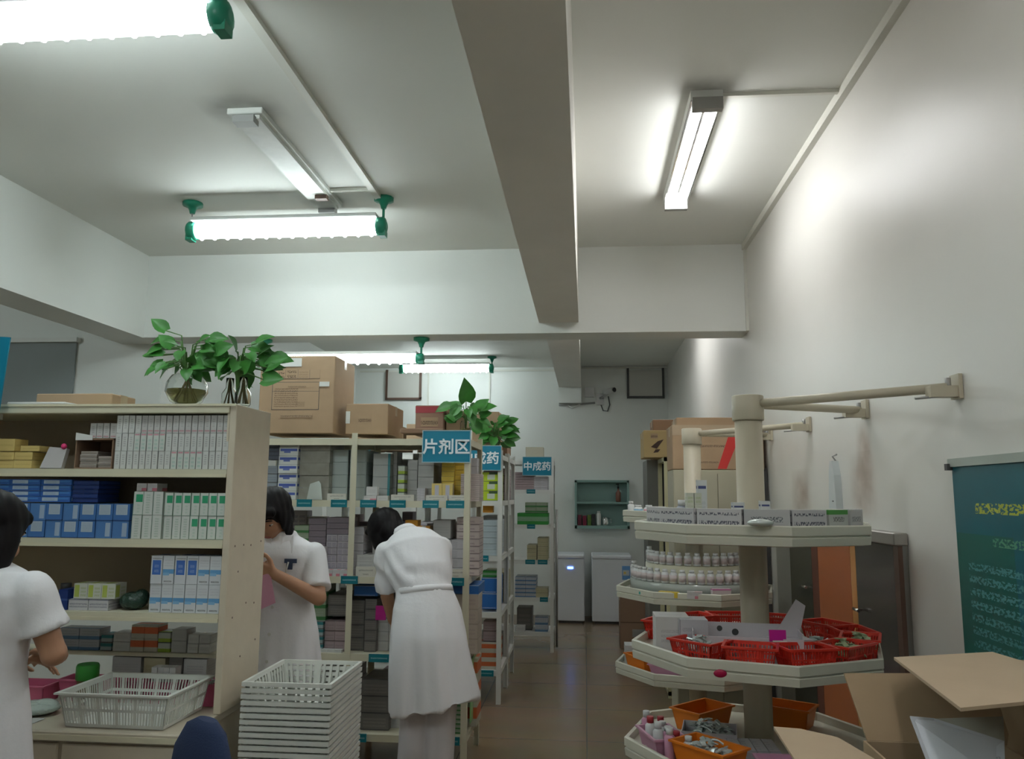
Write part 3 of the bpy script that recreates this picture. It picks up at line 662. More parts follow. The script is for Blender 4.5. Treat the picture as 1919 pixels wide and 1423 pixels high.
# ---- short rack
F4 = 8.56
pblk('grey-pink box in the flat pile topping the short rack', 'rose', 964, 1000, 885, F4, 1.66, 1, 7, d=.3, stuff=True)
pblk('pale box in the flat pile beside the grey-pink pile on the short rack', 'lilacw', 1000, 1027, 893, F4, 1.66, 1, 6, d=.3, stuff=True)
pblk('pale green packet on the short rack\'s green box', 'greenw', 984, 1026, 942, F4+.02, at(1000, 962, F4).z+.003, 2, 2, d=.2)
pblk('bright green long box with a pale band on the short rack', 'greenbox', 969, 1027, 962, F4, 1.295, 1, 1, d=.3)
pblk('cream box in the lower stack of the third shelf of the short rack', 'creambox', 988, 1006, 1022, F4, .93, 1, 4, d=.3)
pblk('cream box in the taller stack beside the short rack end post', 'creambox', 1007, 1027, 1008, F4+.02, .93, 1, 5, d=.3)
pblk('blue-white box heaped on the short rack', 'mixblue', 966, 1005, 1082, F4, .55, 2, 5, d=.3, stuff=True)
pblk('dull yellow box beside the blue and white ones on the short rack', 'creambox', 1003, 1027, 1103, F4, .55, 1, 2, d=.2)
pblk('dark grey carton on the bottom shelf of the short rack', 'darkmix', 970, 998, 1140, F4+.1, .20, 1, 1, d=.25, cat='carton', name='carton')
pblk('small white box at the front of the bottom shelf of the short rack', 'white', 968, 985, 1173, F4, .20, 1, 1, d=.1)
pblk('pale box at the end of the bottom shelf of the short rack', 'mixblue', 1003, 1027, 1158, F4+.03, .20, 1, 2, d=.2)

# ================================================================ cartons on top
def flapbox(label, x0, x1, y0, y1, z0, z1, m=CARD, band=None, prints=(), rz=0, group=None, open_=False, tape=True):
    e = empty('cardboard_carton', ((x0+x1)/2, (y0+y1)/2, z0), rz, label, 'carton', group)
    W_, D_, H_ = (x1-x0)/2, (y1-y0)/2, z1-z0
    MB().box(-W_, -D_, 0, W_, D_, H_).build('body', m, e, .004)
    if tape: MB().box(-W_*.98, -.025, H_, W_*.98, .025, H_+.0015).box(-W_-.0012, -.025, H_-.06, -W_, .025, H_).box(W_, -.025, H_-.06, W_+.0012, .025, H_).build('packing_tape', mat('packing_tape', (.45, .35, .22), .3), e)
    for i_, (nm, u0, v0, u1, v1, mm) in enumerate(prints):
        MB().box(-W_+2*W_*u0, -D_-.0012-.0008*i_, H_*v0, -W_+2*W_*u1, -D_, H_*v1).build(nm, mm, e)
    return e
PRT = pmat('carton_print', (.42, .29, .18), [(.0, .0, 1, .015, K), (0, .985, 1, 1, K), (0, 0, .01, 1, K), (.99, 0, 1, 1, K), (.05, .1, .55, .8, (.18, .11, .07), 9, .5), (0, .66, 1, .67, K), (.5, .12, .7, .3, (.2, .13, .08), 4, .4)], .85)
ICO = pmat('carton_icons', (.42, .29, .18), [(.02, .1, .25, .9, (.12, .08, .05), 2, .2), (.30, .1, .50, .9, (.12, .08, .05), 1.5, .2), (.55, .1, .75, .9, (.3, .2, .12), 3, .3), (0, 0, 1, .03, K), (.27, 0, .275, 1, K), (.53, 0, .535, 1, K), (.78, 0, .785, 1, K)], .85)
TXT = pmat('carton_text_line', (.42, .29, .18), [(.0, .2, 1, .9, (.12, .075, .05), 1, 1.0)], .85)
TOP2 = 1.986
a_ = at(490, 665, 4.9); b_ = at(624, 806, 4.9)
flapbox('big brown carton with printed panels on the rack beside the bottle plants', a_.x, b_.x, 4.9, 5.33, TOP2, a_.z-.01, CARD, prints=(
    ('print_panel', .17, .30, .80, .66, PRT), ('icon_row', .17, .70, .80, .82, ICO), ('title_line', .38, .585, .62, .62, TXT), ('maker_line', .30, .20, .72, .245, TXT), ('paper_label', .26, .86, .55, .97, WHITEM), ('small_label', .80, .60, .93, .66, WHITEM)))
a_ = at(649, 757, 4.98); b_ = at(727, 806, 4.98)
flapbox('brown carton between the big printed carton and the red-banded one', a_.x, b_.x, 4.98, 5.4, TOP2, a_.z, CARD, prints=(('text_line', .3, .35, .6, .6, TXT), ('paper_label', .0, .35, .10, .75, WHITEM)))
a_ = at(779, 760, 5.1); b_ = at(831, 800, 5.1)
flapbox('small brown carton with a faded red band on the rack top', a_.x, b_.x, 5.1, 5.4, TOP2, a_.z, mat('rosy_cardboard', (.33, .20, .14), .85, mottle=.06), prints=(('red_band', 0, .75, 1, .97, mat('faded_red', (.38, .05, .06), .6)), ('text_line', .2, .3, .8, .6, TXT), ('paper_label', .72, .05, .95, .22, WHITEM)))
flapbox('flat brown carton lying under the plant jar on the rack top', at(757, 806, 5.0).x, at(836, 806, 5.0).x, 4.90, 5.08, TOP2, TOP2+.03, CARDD, tape=False)
a_ = at(836, 770, 5.15); b_ = at(880, 800, 5.15)
flapbox('plain brown carton behind the plant jar on the rack top', a_.x, -.78, 5.15, 5.42, TOP2, a_.z, CARD)
Z3 = 1.966
for (l_, r_, t_, y_, d_, lb) in ((655, 700, 800, 6.5, .4, 'brown carton on the second rack seen under the tablet rack top, beside the middle post'), (705, 755, 800, 6.5, .4, 'brown carton on the second rack seen under the tablet rack top, in the middle'), (762, 800, 795, 6.5, .4, 'brown carton on the second rack seen under the tablet rack top, close to the sign'), (885, 935, 772, 6.65, .3, 'brown carton behind the trailing plant on the second rack'), (935, 962, 812, 7.1, .35, 'dark brown carton at the aisle end of the rack behind the trailing plant')):
    a_ = at(l_, t_, y_); b_ = at(r_, 830, y_)
    flapbox(lb, a_.x, min(b_.x, -.69), y_, y_+d_, Z3, max(a_.z, Z3+.1), CARDD if 'dark' in lb else CARD)
a_ = at(985, 838, 8.7); b_ = at(1018, 857, 8.7)
flapbox('pale cream carton on top of the short rack', a_.x, b_.x, 8.7, 8.9, 2.001, a_.z, mat('cream_card', (.50, .48, .38), .7), tape=False)
# ================================================================ shelf unit with counter
UX0, UX1, UY0, UY1 = -2.72, -1.353, 3.0, 3.34
e = empty('pharmacy_shelf_unit', (UX0, UY0, 0), 0, 'cream shelf unit with a drawer counter, stocked with medicine boxes, two vases on top', 'shelf unit')
UW, UD = UX1-UX0, UY1-UY0
out = [(0, .80), (0, 1.86), (-.0, 1.957), (UD, 1.957), (UD, .80)]
q = MB(); T_ = .028
q.box(UW-T_, 0, .80, UW, UD, 1.957)
q.build('end_panel', CREAM2, e, .002)
q = MB()
for (y_, z_) in ((.05, 1.41), (.13, 1.41), (.20, 1.405), (.30, 1.415), (.09, 1.31), (.18, 1.18), (.26, 1.17), (.06, 1.14), (.29, 1.02), (.15, .98)):
    q.lathe([(.004, 0), (.004, .001)], 8, R=Matrix.Rotation(pi/2, 3, 'Y'), c=(UW, y_, z_))
q.build('screw_hole', BROWNM, e)
q = MB(); q.prism([(0, 0), (.07, 0), (.0, .11)], -.004, .004, R=Matrix(((0, 0, 1), (1, 0, 0), (0, -1, 0))))
o = q.build('corner_bracket', CREAM2, e); o.location = (UW-T_-.004, 0, 1.922)
MB().box(0, 0, .80, T_, UD, 1.957).build('end_panel', CREAM2, e)
MB().box(-.01, -.006, 1.922, UW-T_, UD, 1.957).build('top_board', CREAM, e, .003)
MB().box(-.01, -.010, 1.950, UW, -.006, 1.959).build('edging', EDGEM, e)
for z in (1.704, 1.435, 1.160):
    MB().box(T_, 0, z-.030, UW-T_, UD-.016, z).build('shelf_board', CREAM, e)
    MB().box(T_, -.004, z-.031, UW-T_, 0, z-.018).build('edging', EDGEM, e)
MB().box(T_, UD-.014, 1.13, UW-T_, UD, 1.922).build('back_panel', BOARD, e)
MB().box(T_, UD-.12, .955, UW-T_, UD-.0, .97).build('riser_shelf', CREAM, e)
CY0 = -.26
MB().box(.0, CY0, .77, UW-.01, UD+.02, .80).build('countertop', mat('counter_laminate', (.52, .47, .37), .35), e, .004)
MB().box(0.02, CY0-.003, .77, UW-.012, CY0, .789).build('edging', EDGEM, e)
MB().box(.03, CY0+.03, .08, UW-.03, UD, .77).build('counter_body', CREAM2, e)
for i in range(3):
    x0 = .05+i*.435
    f_ = MB().box(x0, CY0+.012, .60, x0+.415, CY0+.03, .755).build('drawer', CREAM2, e, .003)
    MB().box(x0+.15, CY0-.0, .67, x0+.26, CY0+.012, .685).build('handle', GREY, f_)
    g_ = MB().box(x0, CY0+.012, .10, x0+.415, CY0+.03, .585).build('door', CREAM2, e, .003)
    MB().box(x0+.36, CY0-.0, .40, x0+.375, CY0+.012, .5).build('handle', GREY, g_)

# ---- shelf one (topmost): upright spine boxes in three layers
G = 3.012; s1, s2, s3, ct = 1.705, 1.436, 1.161, .801
x0 = at(213, 860, G).x; x1 = UX1-T_-.004; hz = .0705
alt = {(i, 0): 'greyrow_g' for i in range(9, 14)}; alt.update({(i, 1): 'greyrow_g' for i in range(3, 8)}); alt.update({(i, 2): 'greyrow_r' for i in range(4, 18)})
EP = 'from the end panel'
blk('slim white spine-out box on the top shelf', 'greyrow', x0, x1, G, s1, s1+3*hz, 18, 3, d=.12, jit=.003, alt=alt, frm=EP,
    altl={'greyrow_g': 'slim green-lettered spine-out box on the top shelf', 'greyrow_r': 'slim red-lined spine-out box on the top shelf'})
xa = at(165, 800, G).x
blk('slim grey box loose beside the upper tight row', 'greyrow_r', xa, x0-.004, G+.01, s1+2*hz-.02, s1+3*hz-.03, 4, 1, d=.1, jit=.004, frm='from the tight row')
# open brown carton under them full of thin packs
e = empty('open_carton', (xa-.045, G, s1), 0, 'dark open carton lying on its side full of thin packs on the top shelf', 'carton')
wq = x0-.006-(xa-.045)
MB().box(0, 0, 0, wq, .16, .004).box(0, 0, .004, .004, .16, .118).box(wq-.004, 0, .004, wq, .16, .118).box(0, 0, .114, wq, .16, .119).box(.004, .156, .004, wq-.004, .16, .114).build('body', CARDD, e)
MB().prism([(0, 0), (.07, 0), (.07, .018), (0, .03)], 0, .003, R=Matrix.Rotation(pi/2, 3, 'X')).build('flap', WHITEM, e).location = (.0, -.002, .112)
blk('thin grey pack inside the dark open carton', 'darkends', xa-.03, x0-.075, G+.01, s1+.005, s1+.07, 1, 5, d=.12, jit=.006, name='medicine_packet', cat='packet')
blk('thin grey pack in the shorter pile of the dark open carton', 'darkends', x0-.072, x0-.014, G+.01, s1+.005, s1+.05, 1, 4, d=.12, jit=.006, name='medicine_packet', cat='packet')
pblk('tan box in the top shelf\'s flat pile', 'yellow', -52, 52, 847, G, s1, 3, 2, d=.1)
pblk('tan medicine box on top of the flat tan pile', 'yellow', 28, 65, 835, G, at(40, 847, G).z+.002, 1, 1, d=.08)
pblk('small tan box at the end of the flat tan pile', 'yellow', -20, 16, 822, G, at(0, 847, G).z+.002, 1, 1, d=.08)
e = empty('plastic_packet', (at(96, 870, G).x, G+.01, s1), .1, 'white and pink clear packet leaning on the top shelf beside the open carton', 'packet')
MB().prism([(-.045, 0), (.04, 0), (.05, .08), (-.02, .085)], -.012, .012, R=Matrix.Rotation(pi/2*.9, 3, 'X')).build('body', pmat('white_pink_print', (.50, .48, .48), [(.5, .2, .9, .8, (.55, .2, .22), 2)], .2), e)
MB().ell((.038, .0, .088), (.012, .01, .012), u=8, v=6).build('pink_clip', mat('hot_pink', (.75, .05, .20), .4), e)

# ---- shelf two
blk('thin blue flat box in the wide pile', 'blueflat', at(-40, 920, G).x, at(132, 920, G).x, G, at(60, 941, G).z, at(60, 898, G).z, 3, 4, d=.15, jit=.006)
blk('dark blue flat box beside the wide blue pile', 'bluedark', at(132, 920, G).x+.003, at(182, 920, G).x, G+.01, at(60, 941, G).z, at(60, 900, G).z, 1, 5, d=.15, jit=.006)
zt = at(150, 942, G).z-.003
blk('blue box with a white label', 'bluebig', at(-40, 980, G).x, at(242, 980, G).x, G, s2, zt, 9, 2, d=.12, jit=.003, frm='from the green boxes', altl={'bluebig2': 'blue box with a side label strip'},
    alt={(0, 0): 'bluebig2', (2, 0): 'bluebig2', (4, 0): 'bluebig2', (5, 1): 'bluebig2', (7, 0): 'bluebig2', (3, 1): 'bluebig2', (8, 0): 'bluebig2'})
xb = at(246, 980, G).x; xc = at(303, 980, G).x; zt = at(270, 921, G).z
blk('upright green-lettered box beside the blue wall', 'greentext', xb, xc, G, s2, zt, 3, 2, d=.12, frm=EP, alt={(0, 1): 'greenleaf'}, altl={'greenleaf': 'upright green-patched box beside the blue wall'})
blk('small pink-tipped box over the upright green columns', 'whitepink', xb+.005, xb+.09, G+.01, zt+.001, zt+.032, 2, 1, d=.08)
blk('white upright box with green patch', 'greenleaf', xc+.003, x1, G+.005, s2, zt-.004, 7, 2, d=.12, frm=EP, alt={(0, 0): 'greentext', (1, 0): 'greentext', (2, 0): 'greentext'}, altl={'greentext': 'white upright box with green lettering only'})
# ---- shelf three
xd = at(280, 1100, G).x; z5 = at(350, 1042, G).z; zm = (z5+s3)/2
blk('white box with a blue wave', 'bluewave', xd, x1, G, s3, z5, 6, 2, d=.1, frm=EP, alt={(0, 1): 'bluesq', (2, 1): 'bluesq', (3, 1): 'bluesq'}, altl={'bluesq': 'white box with a blue square'})
pblk('dark script white box on the third shelf', 'scriptbox', 142, 216, 1124, G+.01, s3, 2, 1, d=.1)
pblk('lime printed box on the dark script boxes', 'limebox', 150, 228, 1094, G+.02, at(180, 1124, G+.01).z+.001, 3, 1, d=.08)
pblk('navy box at the end of the dark script boxes', 'bluedark', 122, 140, 1105, G+.01, s3, 1, 1, d=.1)
q = MB(); q.ell((0, 0, .035), (.055, .05, .035)); q.ell((.03, 0, .05), (.03, .03, .03), u=10, v=8)
o = q.build('plastic_bag', mat('dark_green_bag', (.02, .05, .035), .2, bump=1, bscale=60)); o.location = (at(250, 1140, 3.08).x, 3.08, s3-.002); tag(o, 'crumpled dark green plastic bag on the third shelf beside the blue wave boxes', 'bag')
e = empty('jar', (at(118, 1100, 3.1).x, 3.12, s3), 0, 'small brown jar with a dark lid on the third shelf behind the near woman', 'jar')
MB().lathe([(.02, 0), (.025, .01), (.025, .06), (.018, .07)], 14).build('body', mat('brown_glass', (.18, .09, .03), .2), e)
MB().lathe([(.02, .07), (.02, .09)], 14).build('lid', DARK, e)

# ---- counter level: riser stock, pink baskets, jar
rr = [('mixblue', 130, 205, 1178), ('teal', 207, 228, 1190), ('white', 230, 262, 1186), ('redor', 262, 312, 1172), ('limew', 312, 335, 1185), ('palebox', 337, 365, 1180), ('white', 367, 408, 1190)]
for j, (mk, l_, r_, t_) in enumerate(rr):
    pblk(('blue and white', 'teal banded', 'plain white', 'red-orange banded', 'lime edged', 'plain grey', 'bright white')[j]+' box on the counter riser', mk, l_, r_, t_, 3.23, .971, 2 if r_-l_ > 40 else 1, 2, d=.08)
rr = [('palebox', 232, 285, 1232), ('creambox', 290, 330, 1234), ('darkmix', 336, 362, 1232), ('white', 362, 405, 1236)]
for j, (mk, l_, r_, t_) in enumerate(rr):
    pblk(('grey', 'cream', 'dark', 'white')[j]+' carton under the counter riser', mk, l_, r_, t_, 3.225, ct, 1, 2, d=.1)

def basket_mesh(w_, d_, h_, m, slot=True, n=18, nd=12, t=.003, rim=.012, taper=.02, rows=3, rimh=.006):
    """open slotted basket, centred, base at z=0"""
    q = MB(); W_, D_ = w_/2, d_/2
    def wp(side, u, z):     # point on a sloping wall
        k = taper*(1-z/h_)
        if side == 0: return Vector((-W_+k+(w_-2*k)*u, -D_+k, z))
        if side == 1: return Vector((W_-k, -D_+k+(d_-2*k)*u, z))
        if side == 2: return Vector((W_-k-(w_-2*k)*u, D_-k, z))
        return Vector((-W_+k, D_-k-(d_-2*k)*u, z))
    nrm = (Vector((0, 1, 0)), Vector((-1, 0, 0)), Vector((0, -1, 0)), Vector((1, 0, 0)))
    def strip(side, u0, u1, z0, z1):
        a, b_, c_, d2 = wp(side, u0, z0), wp(side, u1, z0), wp(side, u1, z1), wp(side, u0, z1); nn = nrm[side]*t
        vs = [q.bm.verts.new(p) for p in (a, b_, c_, d2, a+nn, b_+nn, c_+nn, d2+nn)]
        for idx in ((0, 1, 2, 3), (7, 6, 5, 4), (0, 4, 5, 1), (3, 2, 6, 7), (0, 3, 7, 4), (1, 5, 6, 2)): q.bm.faces.new([vs[i] for i in idx])
    for s_ in range(4):
        if not slot: strip(s_, 0, 1, 0, h_); continue
        k = n if s_ % 2 == 0 else nd
        strip(s_, 0, 1, 0, h_*.10); strip(s_, 0, 1, h_*.86, h_)
        if rows > 1: strip(s_, 0, 1, h_*.46, h_*.54)
        for i in range(k+1):
            wd = .18 if 0 < i < k and i % 6 else .5
            u0 = max(0, (i-wd)/k); u1 = min(1, (i+wd)/k)
            strip(s_, u0, u1, h_*.10, h_*.46 if rows > 1 else h_*.86)
            if rows > 1: strip(s_, u0, u1, h_*.54, h_*.86)
    k = taper
    q.box(-W_+k, -D_+k, 0, W_-k, D_-k, t)
    # rim as a rolled ring
    for (x0, y0, x1, y1) in ((-W_-rim, -D_-rim, W_+rim, -D_), (-W_-rim, D_, W_+rim, D_+rim), (-W_-rim, -D_, -W_, D_), (W_, -D_, W_+rim, D_)):
        q.box(x0, y0, h_-rimh, x1, y1, h_)
    return q.mesh('basket', m)
WPL = mat('white_basket_plastic', (.66, .68, .64), rough=.35)
ORG = mat('orange_plastic', (.75, .20, .015), rough=.35); RED = mat('red_plastic', (.62, .035, .02), rough=.32)
PNK = mat('pink_plastic', (.55, .12, .22), rough=.35); PNK2 = mat('pale_pink_plastic', (.55, .28, .40), rough=.35)
FOIL = mat('silver_blister_foil', (.62, .68, .66), .25, .35); FOILG = mat('green_blister_foil', (.36, .44, .26), .35, .2)
def heap(name, m, rx, ry, n, hgt, parent=None, size=.015, seed=1):
    """loose pile of small bent packs"""
    rg = random.Random(seed); q = MB()
    for i in range(n):
        a = rg.uniform(0, 2*pi); r = sqrt(rg.random()); x, y = rx*r*cos(a), ry*r*sin(a)
        R = Matrix.Rotation(rg.uniform(0, pi), 3, 'Z') @ Matrix.Rotation(rg.uniform(-.6, .6), 3, 'X') @ Matrix.Rotation(rg.uniform(-.5, .5), 3, 'Y')
        c = Vector((x, y, .008+hgt*(1-.7*r*r)*rg.random())); l_, w_ = size*rg.uniform(.8, 1.4), size*rg.uniform(.4, .7)
        P4 = [c+R @ Vector(p) for p in ((-l_, -w_, 0), (0, -w_, .004), (l_, -w_, 0), (l_, w_, 0), (0, w_, .004), (-l_, w_, 0))]
        up = R @ Vector((0, 0, .0035))
        lo = [q.bm.verts.new(p) for p in P4]; hi = [q.bm.verts.new(p+up) for p in P4]
        for g in ((0, 1, 4, 5), (1, 2, 3, 4)):
            q.bm.faces.new([hi[i] for i in g]); q.bm.faces.new([lo[i] for i in g[::-1]])
        for i in range(6): q.bm.faces.new((lo[i], lo[(i+1) % 6], hi[(i+1) % 6], hi[i]))
    return q.build(name, m, parent)
# counter basket (large, white, slotted)
bb = link('plastic_basket', basket_mesh(.40, .315, .118, WPL, n=34, nd=24)); bb.location = (-1.635, 2.925, ct+.001); bb.rotation_euler = (0, 0, -.012)
tag(bb, 'empty white slotted plastic basket standing alone on the counter', 'basket')
# pink small baskets on the counter behind it
pm = basket_mesh(.15, .10, .085, PNK, slot=False, taper=.012, rim=.005)
for j, (px_, lb) in enumerate(((212, 'beside the green-lidded jar'), (258, 'second from the green-lidded jar'), (330, 'filled with white packs behind the white basket'), (405, 'against the end panel'))):
    p_ = at(px_, 1250, 3.15); o = link('small_basket', pm); o.location = (min(p_.x, -1.47), 3.145+.0*j, ct+.001); o.rotation_euler = (0, 0, pi/2 if j % 2 == 3 else 0)
    if j == 1: o.location.x = -1.815; o.location.y = 3.145
    if j == 0: o.location.x = -1.985
    if j == 2: o.location.x = -1.645
    if j == 3: o.location = (-1.455, 3.135, ct+.001)
    tag(o, 'small pink plastic basket on the counter, '+lb, 'basket', None)
blk('white leaflet pack in the pink basket', 'white', -1.70, -1.60, 3.125, ct+.006, ct+.135, 4, 1, d=.05, name='medicine_packet', cat='packet')
o = heap('packet_pile', WHITEM, .035, .03, 26, .09, seed=4); o.location = (-1.455, 3.135, ct+.01); tag(o, 'loose white packs filling the pink basket against the end panel', 'packets', kind='stuff')
e = empty('jar', (at(165, 1250, 3.09).x, 3.09, ct), 0, 'brown jar with a broad green lid on the counter behind the white basket', 'jar')
MB().lathe([(.032, 0), (.036, .01), (.036, .085), (.03, .095)], 16).build('body', mat('tea_jar', (.16, .11, .04), .15), e)
MB().lathe([(.040, .09), (.042, .095), (.042, .14), (.038, .148)], 20).build('lid', mat('green_lid', (.03, .22, .03), .35), e)
o = link('small_basket', basket_mesh(.16, .12, .07, PNK, slot=False, taper=.012, rim=.005)); o.location = (-2.16, 3.10, ct+.001); tag(o, 'small pink plastic basket on the counter beside the near woman\'s forearm', 'basket')
q = MB(); q.ell((0, 0, .022), (.09, .07, .024)); q.ell((.03, .01, .03), (.05, .04, .022))
o = q.build('plastic_bag', mat('pale_green_film', (.42, .50, .46), .15, bump=.8, bscale=50)); o.location = (-2.03, 2.93, ct-.0); tag(o, 'pale green crumpled plastic bag on the counter beside the near woman', 'bag')
blk('white paper form lying on the counter beside the white basket', 'white', -2.10, -1.95, 2.77, ct, ct+.004, 1, 1, d=.1, cat='paper', name='paper_sheet')
# stacked baskets on the floor
sm = basket_mesh(.325, .40, .10, WPL, n=11, nd=13, rim=.009, rows=1, rimh=.015)
NS = 37
for k in range(NS):
    o = link('stacked_basket', sm); o.location = (-1.108, 3.215, .004+k*.0226); o.rotation_euler = (0, 0, random.uniform(-.006, .006))
    tag(o, 'topmost white basket of the tall nested stack, its empty inside showing' if k == NS-1 else 'white slotted basket, %s from the top of the tall nested stack' % ordinal(NS-k), 'basket', 'nested white baskets in the tall stack')
# flattened cartons on top of the unit
flapbox('low brown carton on top of the shelf unit near the teal hanging sign', -2.30, -1.965, 3.15, 3.33, 1.96, at(100, 738, 3.15).z, CARD)
flapbox('white flat box on top of the shelf unit before the low carton', -2.33, -2.08, 3.02, 3.13, 1.96, 1.972, mat('white_card', (.6, .6, .58), .6), tape=False)

# teal hanging sign at the frame edge
e = empty('hanging_sign', (-2.39, 2.93, 1.88), 0, 'tall teal hanging sign with white marks, cut by the picture edge', 'sign')
MB().prism([(-.15, 0), (.098, 0), (.118, .34), (-.13, .355)], -.006, 0, R=Matrix.Rotation(pi/2, 3, 'X')).build('panel', TEAL, e)
q = MB()
for z in (.08, .14, .20, .26): q.box(-.02, -.0075, z, .056-.006*(z*10 % 2), -.006, z+.018)
q.build('lettering', SIGNW, e)
MB().box(-.12, 0, .02, -.10, .09, .05).box(.03, 0, .02, .05, .09, .05).build('bracket', WHITEM, e)

# ================================================================ plants
LEAF = mat('pothos_leaf', (.05, .225, .035), rough=.42, mottle=.35, mscale=14)
STEM = mat('pothos_stem', (.10, .22, .06), rough=.5)
GLASS = mat('clear_glass', (.95, .98, .96), rough=.02, trans=1, ior=1.2, spec=.5)
WATER = mat('tinted_water', (.42, .38, .14), rough=.05, trans=.65, ior=1.2)
ROOT = mat('brown_roots', (.13, .10, .04), rough=.8)
def leaf(q, base, d, up, L_, W_, rg):
    d = Vector(d).normalized(); side = d.cross(Vector(up)).normalized(); nn = side.cross(d).normalized()
    prof = ((0, .0), (.04, .55), (.18, .95), (.38, 1.0), (.6, .78), (.8, .42), (1.0, .0))
    cur = rg.uniform(.05, .35); rows = []
    for t, wd in prof:
        c = Vector(base)+d*(L_*t)-nn*(cur*L_*t*t*.8)
        back = -.14*L_ if .02 < t < .1 else 0
        row = [c+d*back*abs(s_)+side*(W_*.5*wd*s_)+nn*(abs(s_)*W_*.16*wd) for s_ in (-1, -.5, 0, .5, 1)]
        rows.append([q.bm.verts.new(p) for p in row])
    for A, B in zip(rows, rows[1:]):
        for i in range(4):
            try: f = q.bm.faces.new((A[i], A[i+1], B[i+1], B[i])); f.smooth = True
            except ValueError: pass
def foliage(e, mouth, spec, rg, leafL=.09):
    """spec: list of (dx, dy, dz, leaf angle, droop) tips relative to the vase mouth"""
    lv, st = MB(), MB(); mouth = Vector(mouth)
    for (dx, dy, dz, s_) in spec:
        tip = mouth+Vector((dx, dy, dz)); mid = mouth+Vector((dx*.35, dy*.35, dz*.75+.03))
        st.tube([mouth-Vector((0, 0, .06)), mouth+Vector((dx*.08, dy*.08, .02)), mid, tip], .0028, 5)
        dr = Vector((dx, dy, rg.uniform(-.10, .06)+dz*.15)); 
        if dr.length < .02: dr = Vector((rg.uniform(-1, 1), -.4, .6))
        leaf(lv, tip, dr, (rg.uniform(-.6, .6), -.75, rg.uniform(.1, .9)), leafL*s_, leafL*.80*s_, rg)
    lv.build('leaves', LEAF, e); st.build('stems', STEM, e)
rg = random.Random(11)
def spec_rand(n, rx, ry, z0, z1, rg):
    o = []
    for i in range(n):
        a = 2*pi*i/n*1.618*2+rg.uniform(-.3, .3); r = rg.uniform(.35, 1)
        o.append((rx*r*cos(a), ry*r*sin(a), rg.uniform(z0, z1), rg.uniform(.75, 1.2)))
    return o
vz = 1.959
e = empty('potted_plant', (-1.615, 3.10, vz), 0, 'leafy green plant growing from a round glass bowl of water on the shelf unit', 'plant')
MB().lathe([(.035, .002), (.062, .02), (.083, .06), (.080, .095), (.062, .125), (.058, .128), (.054, .126), (.074, .095), (.079, .06), (.058, .024), (.03, .007)], 28, close=False).build('glass_bowl', GLASS, e)
MB().lathe([(.03, .009), (.056, .026), (.076, .058), (.0765, .068)], 24).build('water', WATER, e)
q = MB()
for i in range(16):
    a = rg.uniform(0, 6.28); q.tube([(0, 0, .12), (.02*cos(a), .02*sin(a), .07), (.045*cos(a), .045*sin(a), .02)], .0025, 5)
q.build('roots', ROOT, e)
foliage(e, (0, 0, .12), spec_rand(34, .115, .09, .02, .14, rg)+[(-.11, 0, .16, 1.0), (-.09, -.03, .19, 1.1), (-.15, 0, .09, .8), (-.135, -.02, .03, .7), (.09, 0, .16, 1.0), (.12, -.02, .10, 1.2), (-.12, .02, .12, .8)], rg, .070)
e = empty('potted_plant', (-1.415, 3.13, vz), 0, 'broad-leaved green plant in two clear bottles at the corner of the shelf unit', 'plant')
for s_, dy in ((-.032, 0), (.034, -.02)):
    MB().lathe([(.028, .002), (.032, .01), (.032, .055), (.016, .08), (.016, .12), (.014, .12), (.014, .08), (.029, .054), (.029, .012), (.025, .006)], 18, c=(s_, dy, 0)).build('glass_bottle', GLASS, e)
    q = MB()
    for i in range(9):
        a = rg.uniform(0, 6.28); q.tube([(s_, dy, .12), (s_+.008*cos(a), dy+.008*sin(a), .06), (s_+.02*cos(a), dy+.02*sin(a), .012)], .003, 5)
    q.build('roots', ROOT, e)
foliage(e, (0, 0, .11), spec_rand(30, .11, .07, .02, .12, rg)+[(.13, -.02, .05, 1.3), (.12, -.03, .0, 1.3), (.14, 0, .09, 1.2), (.05, 0, .14, 1.2), (.08, -.02, .15, 1.1), (-.10, -.03, .08, 1.2)], rg, .074)
JR = [(.03, .0), (.036, .008), (.036, .07), (.03, .085), (.027, .085), (.033, .068), (.033, .01), (.02, .004)]
p_ = at(872, 800, 5.0)
e = empty('potted_plant', (p_.x, 5.02, TOP2+.001), 0, 'tall-leaved plant in a small glass jar on the cream rack above the tablet sign', 'plant')
MB().lathe(JR, 18).build('glass_jar', GLASS, e); MB().lathe([(.02, .006), (.031, .012), (.031, .04)], 16).build('water', WATER, e)
foliage(e, (0, 0, .08), spec_rand(16, .12, .07, -.0, .12, rg)+[(0.0, -.01, .13, 1.7), (-.10, 0, .10, 1.2), (.10, 0, .08, 1.1)], rg, .09)
p_ = at(928, 830, 6.55)
e = empty('potted_plant', (min(p_.x, -.74), 6.55, Z3+.001), 0, 'dark bushy plant in a glass jar on the second rack above the patent medicine sign', 'plant')
MB().lathe(JR, 18).build('glass_jar', GLASS, e); MB().lathe([(.02, .006), (.031, .012), (.031, .04)], 16).build('water', WATER, e)
foliage(e, (0, 0, .08), spec_rand(34, .16, .09, -.02, .16, rg), rg, .095)
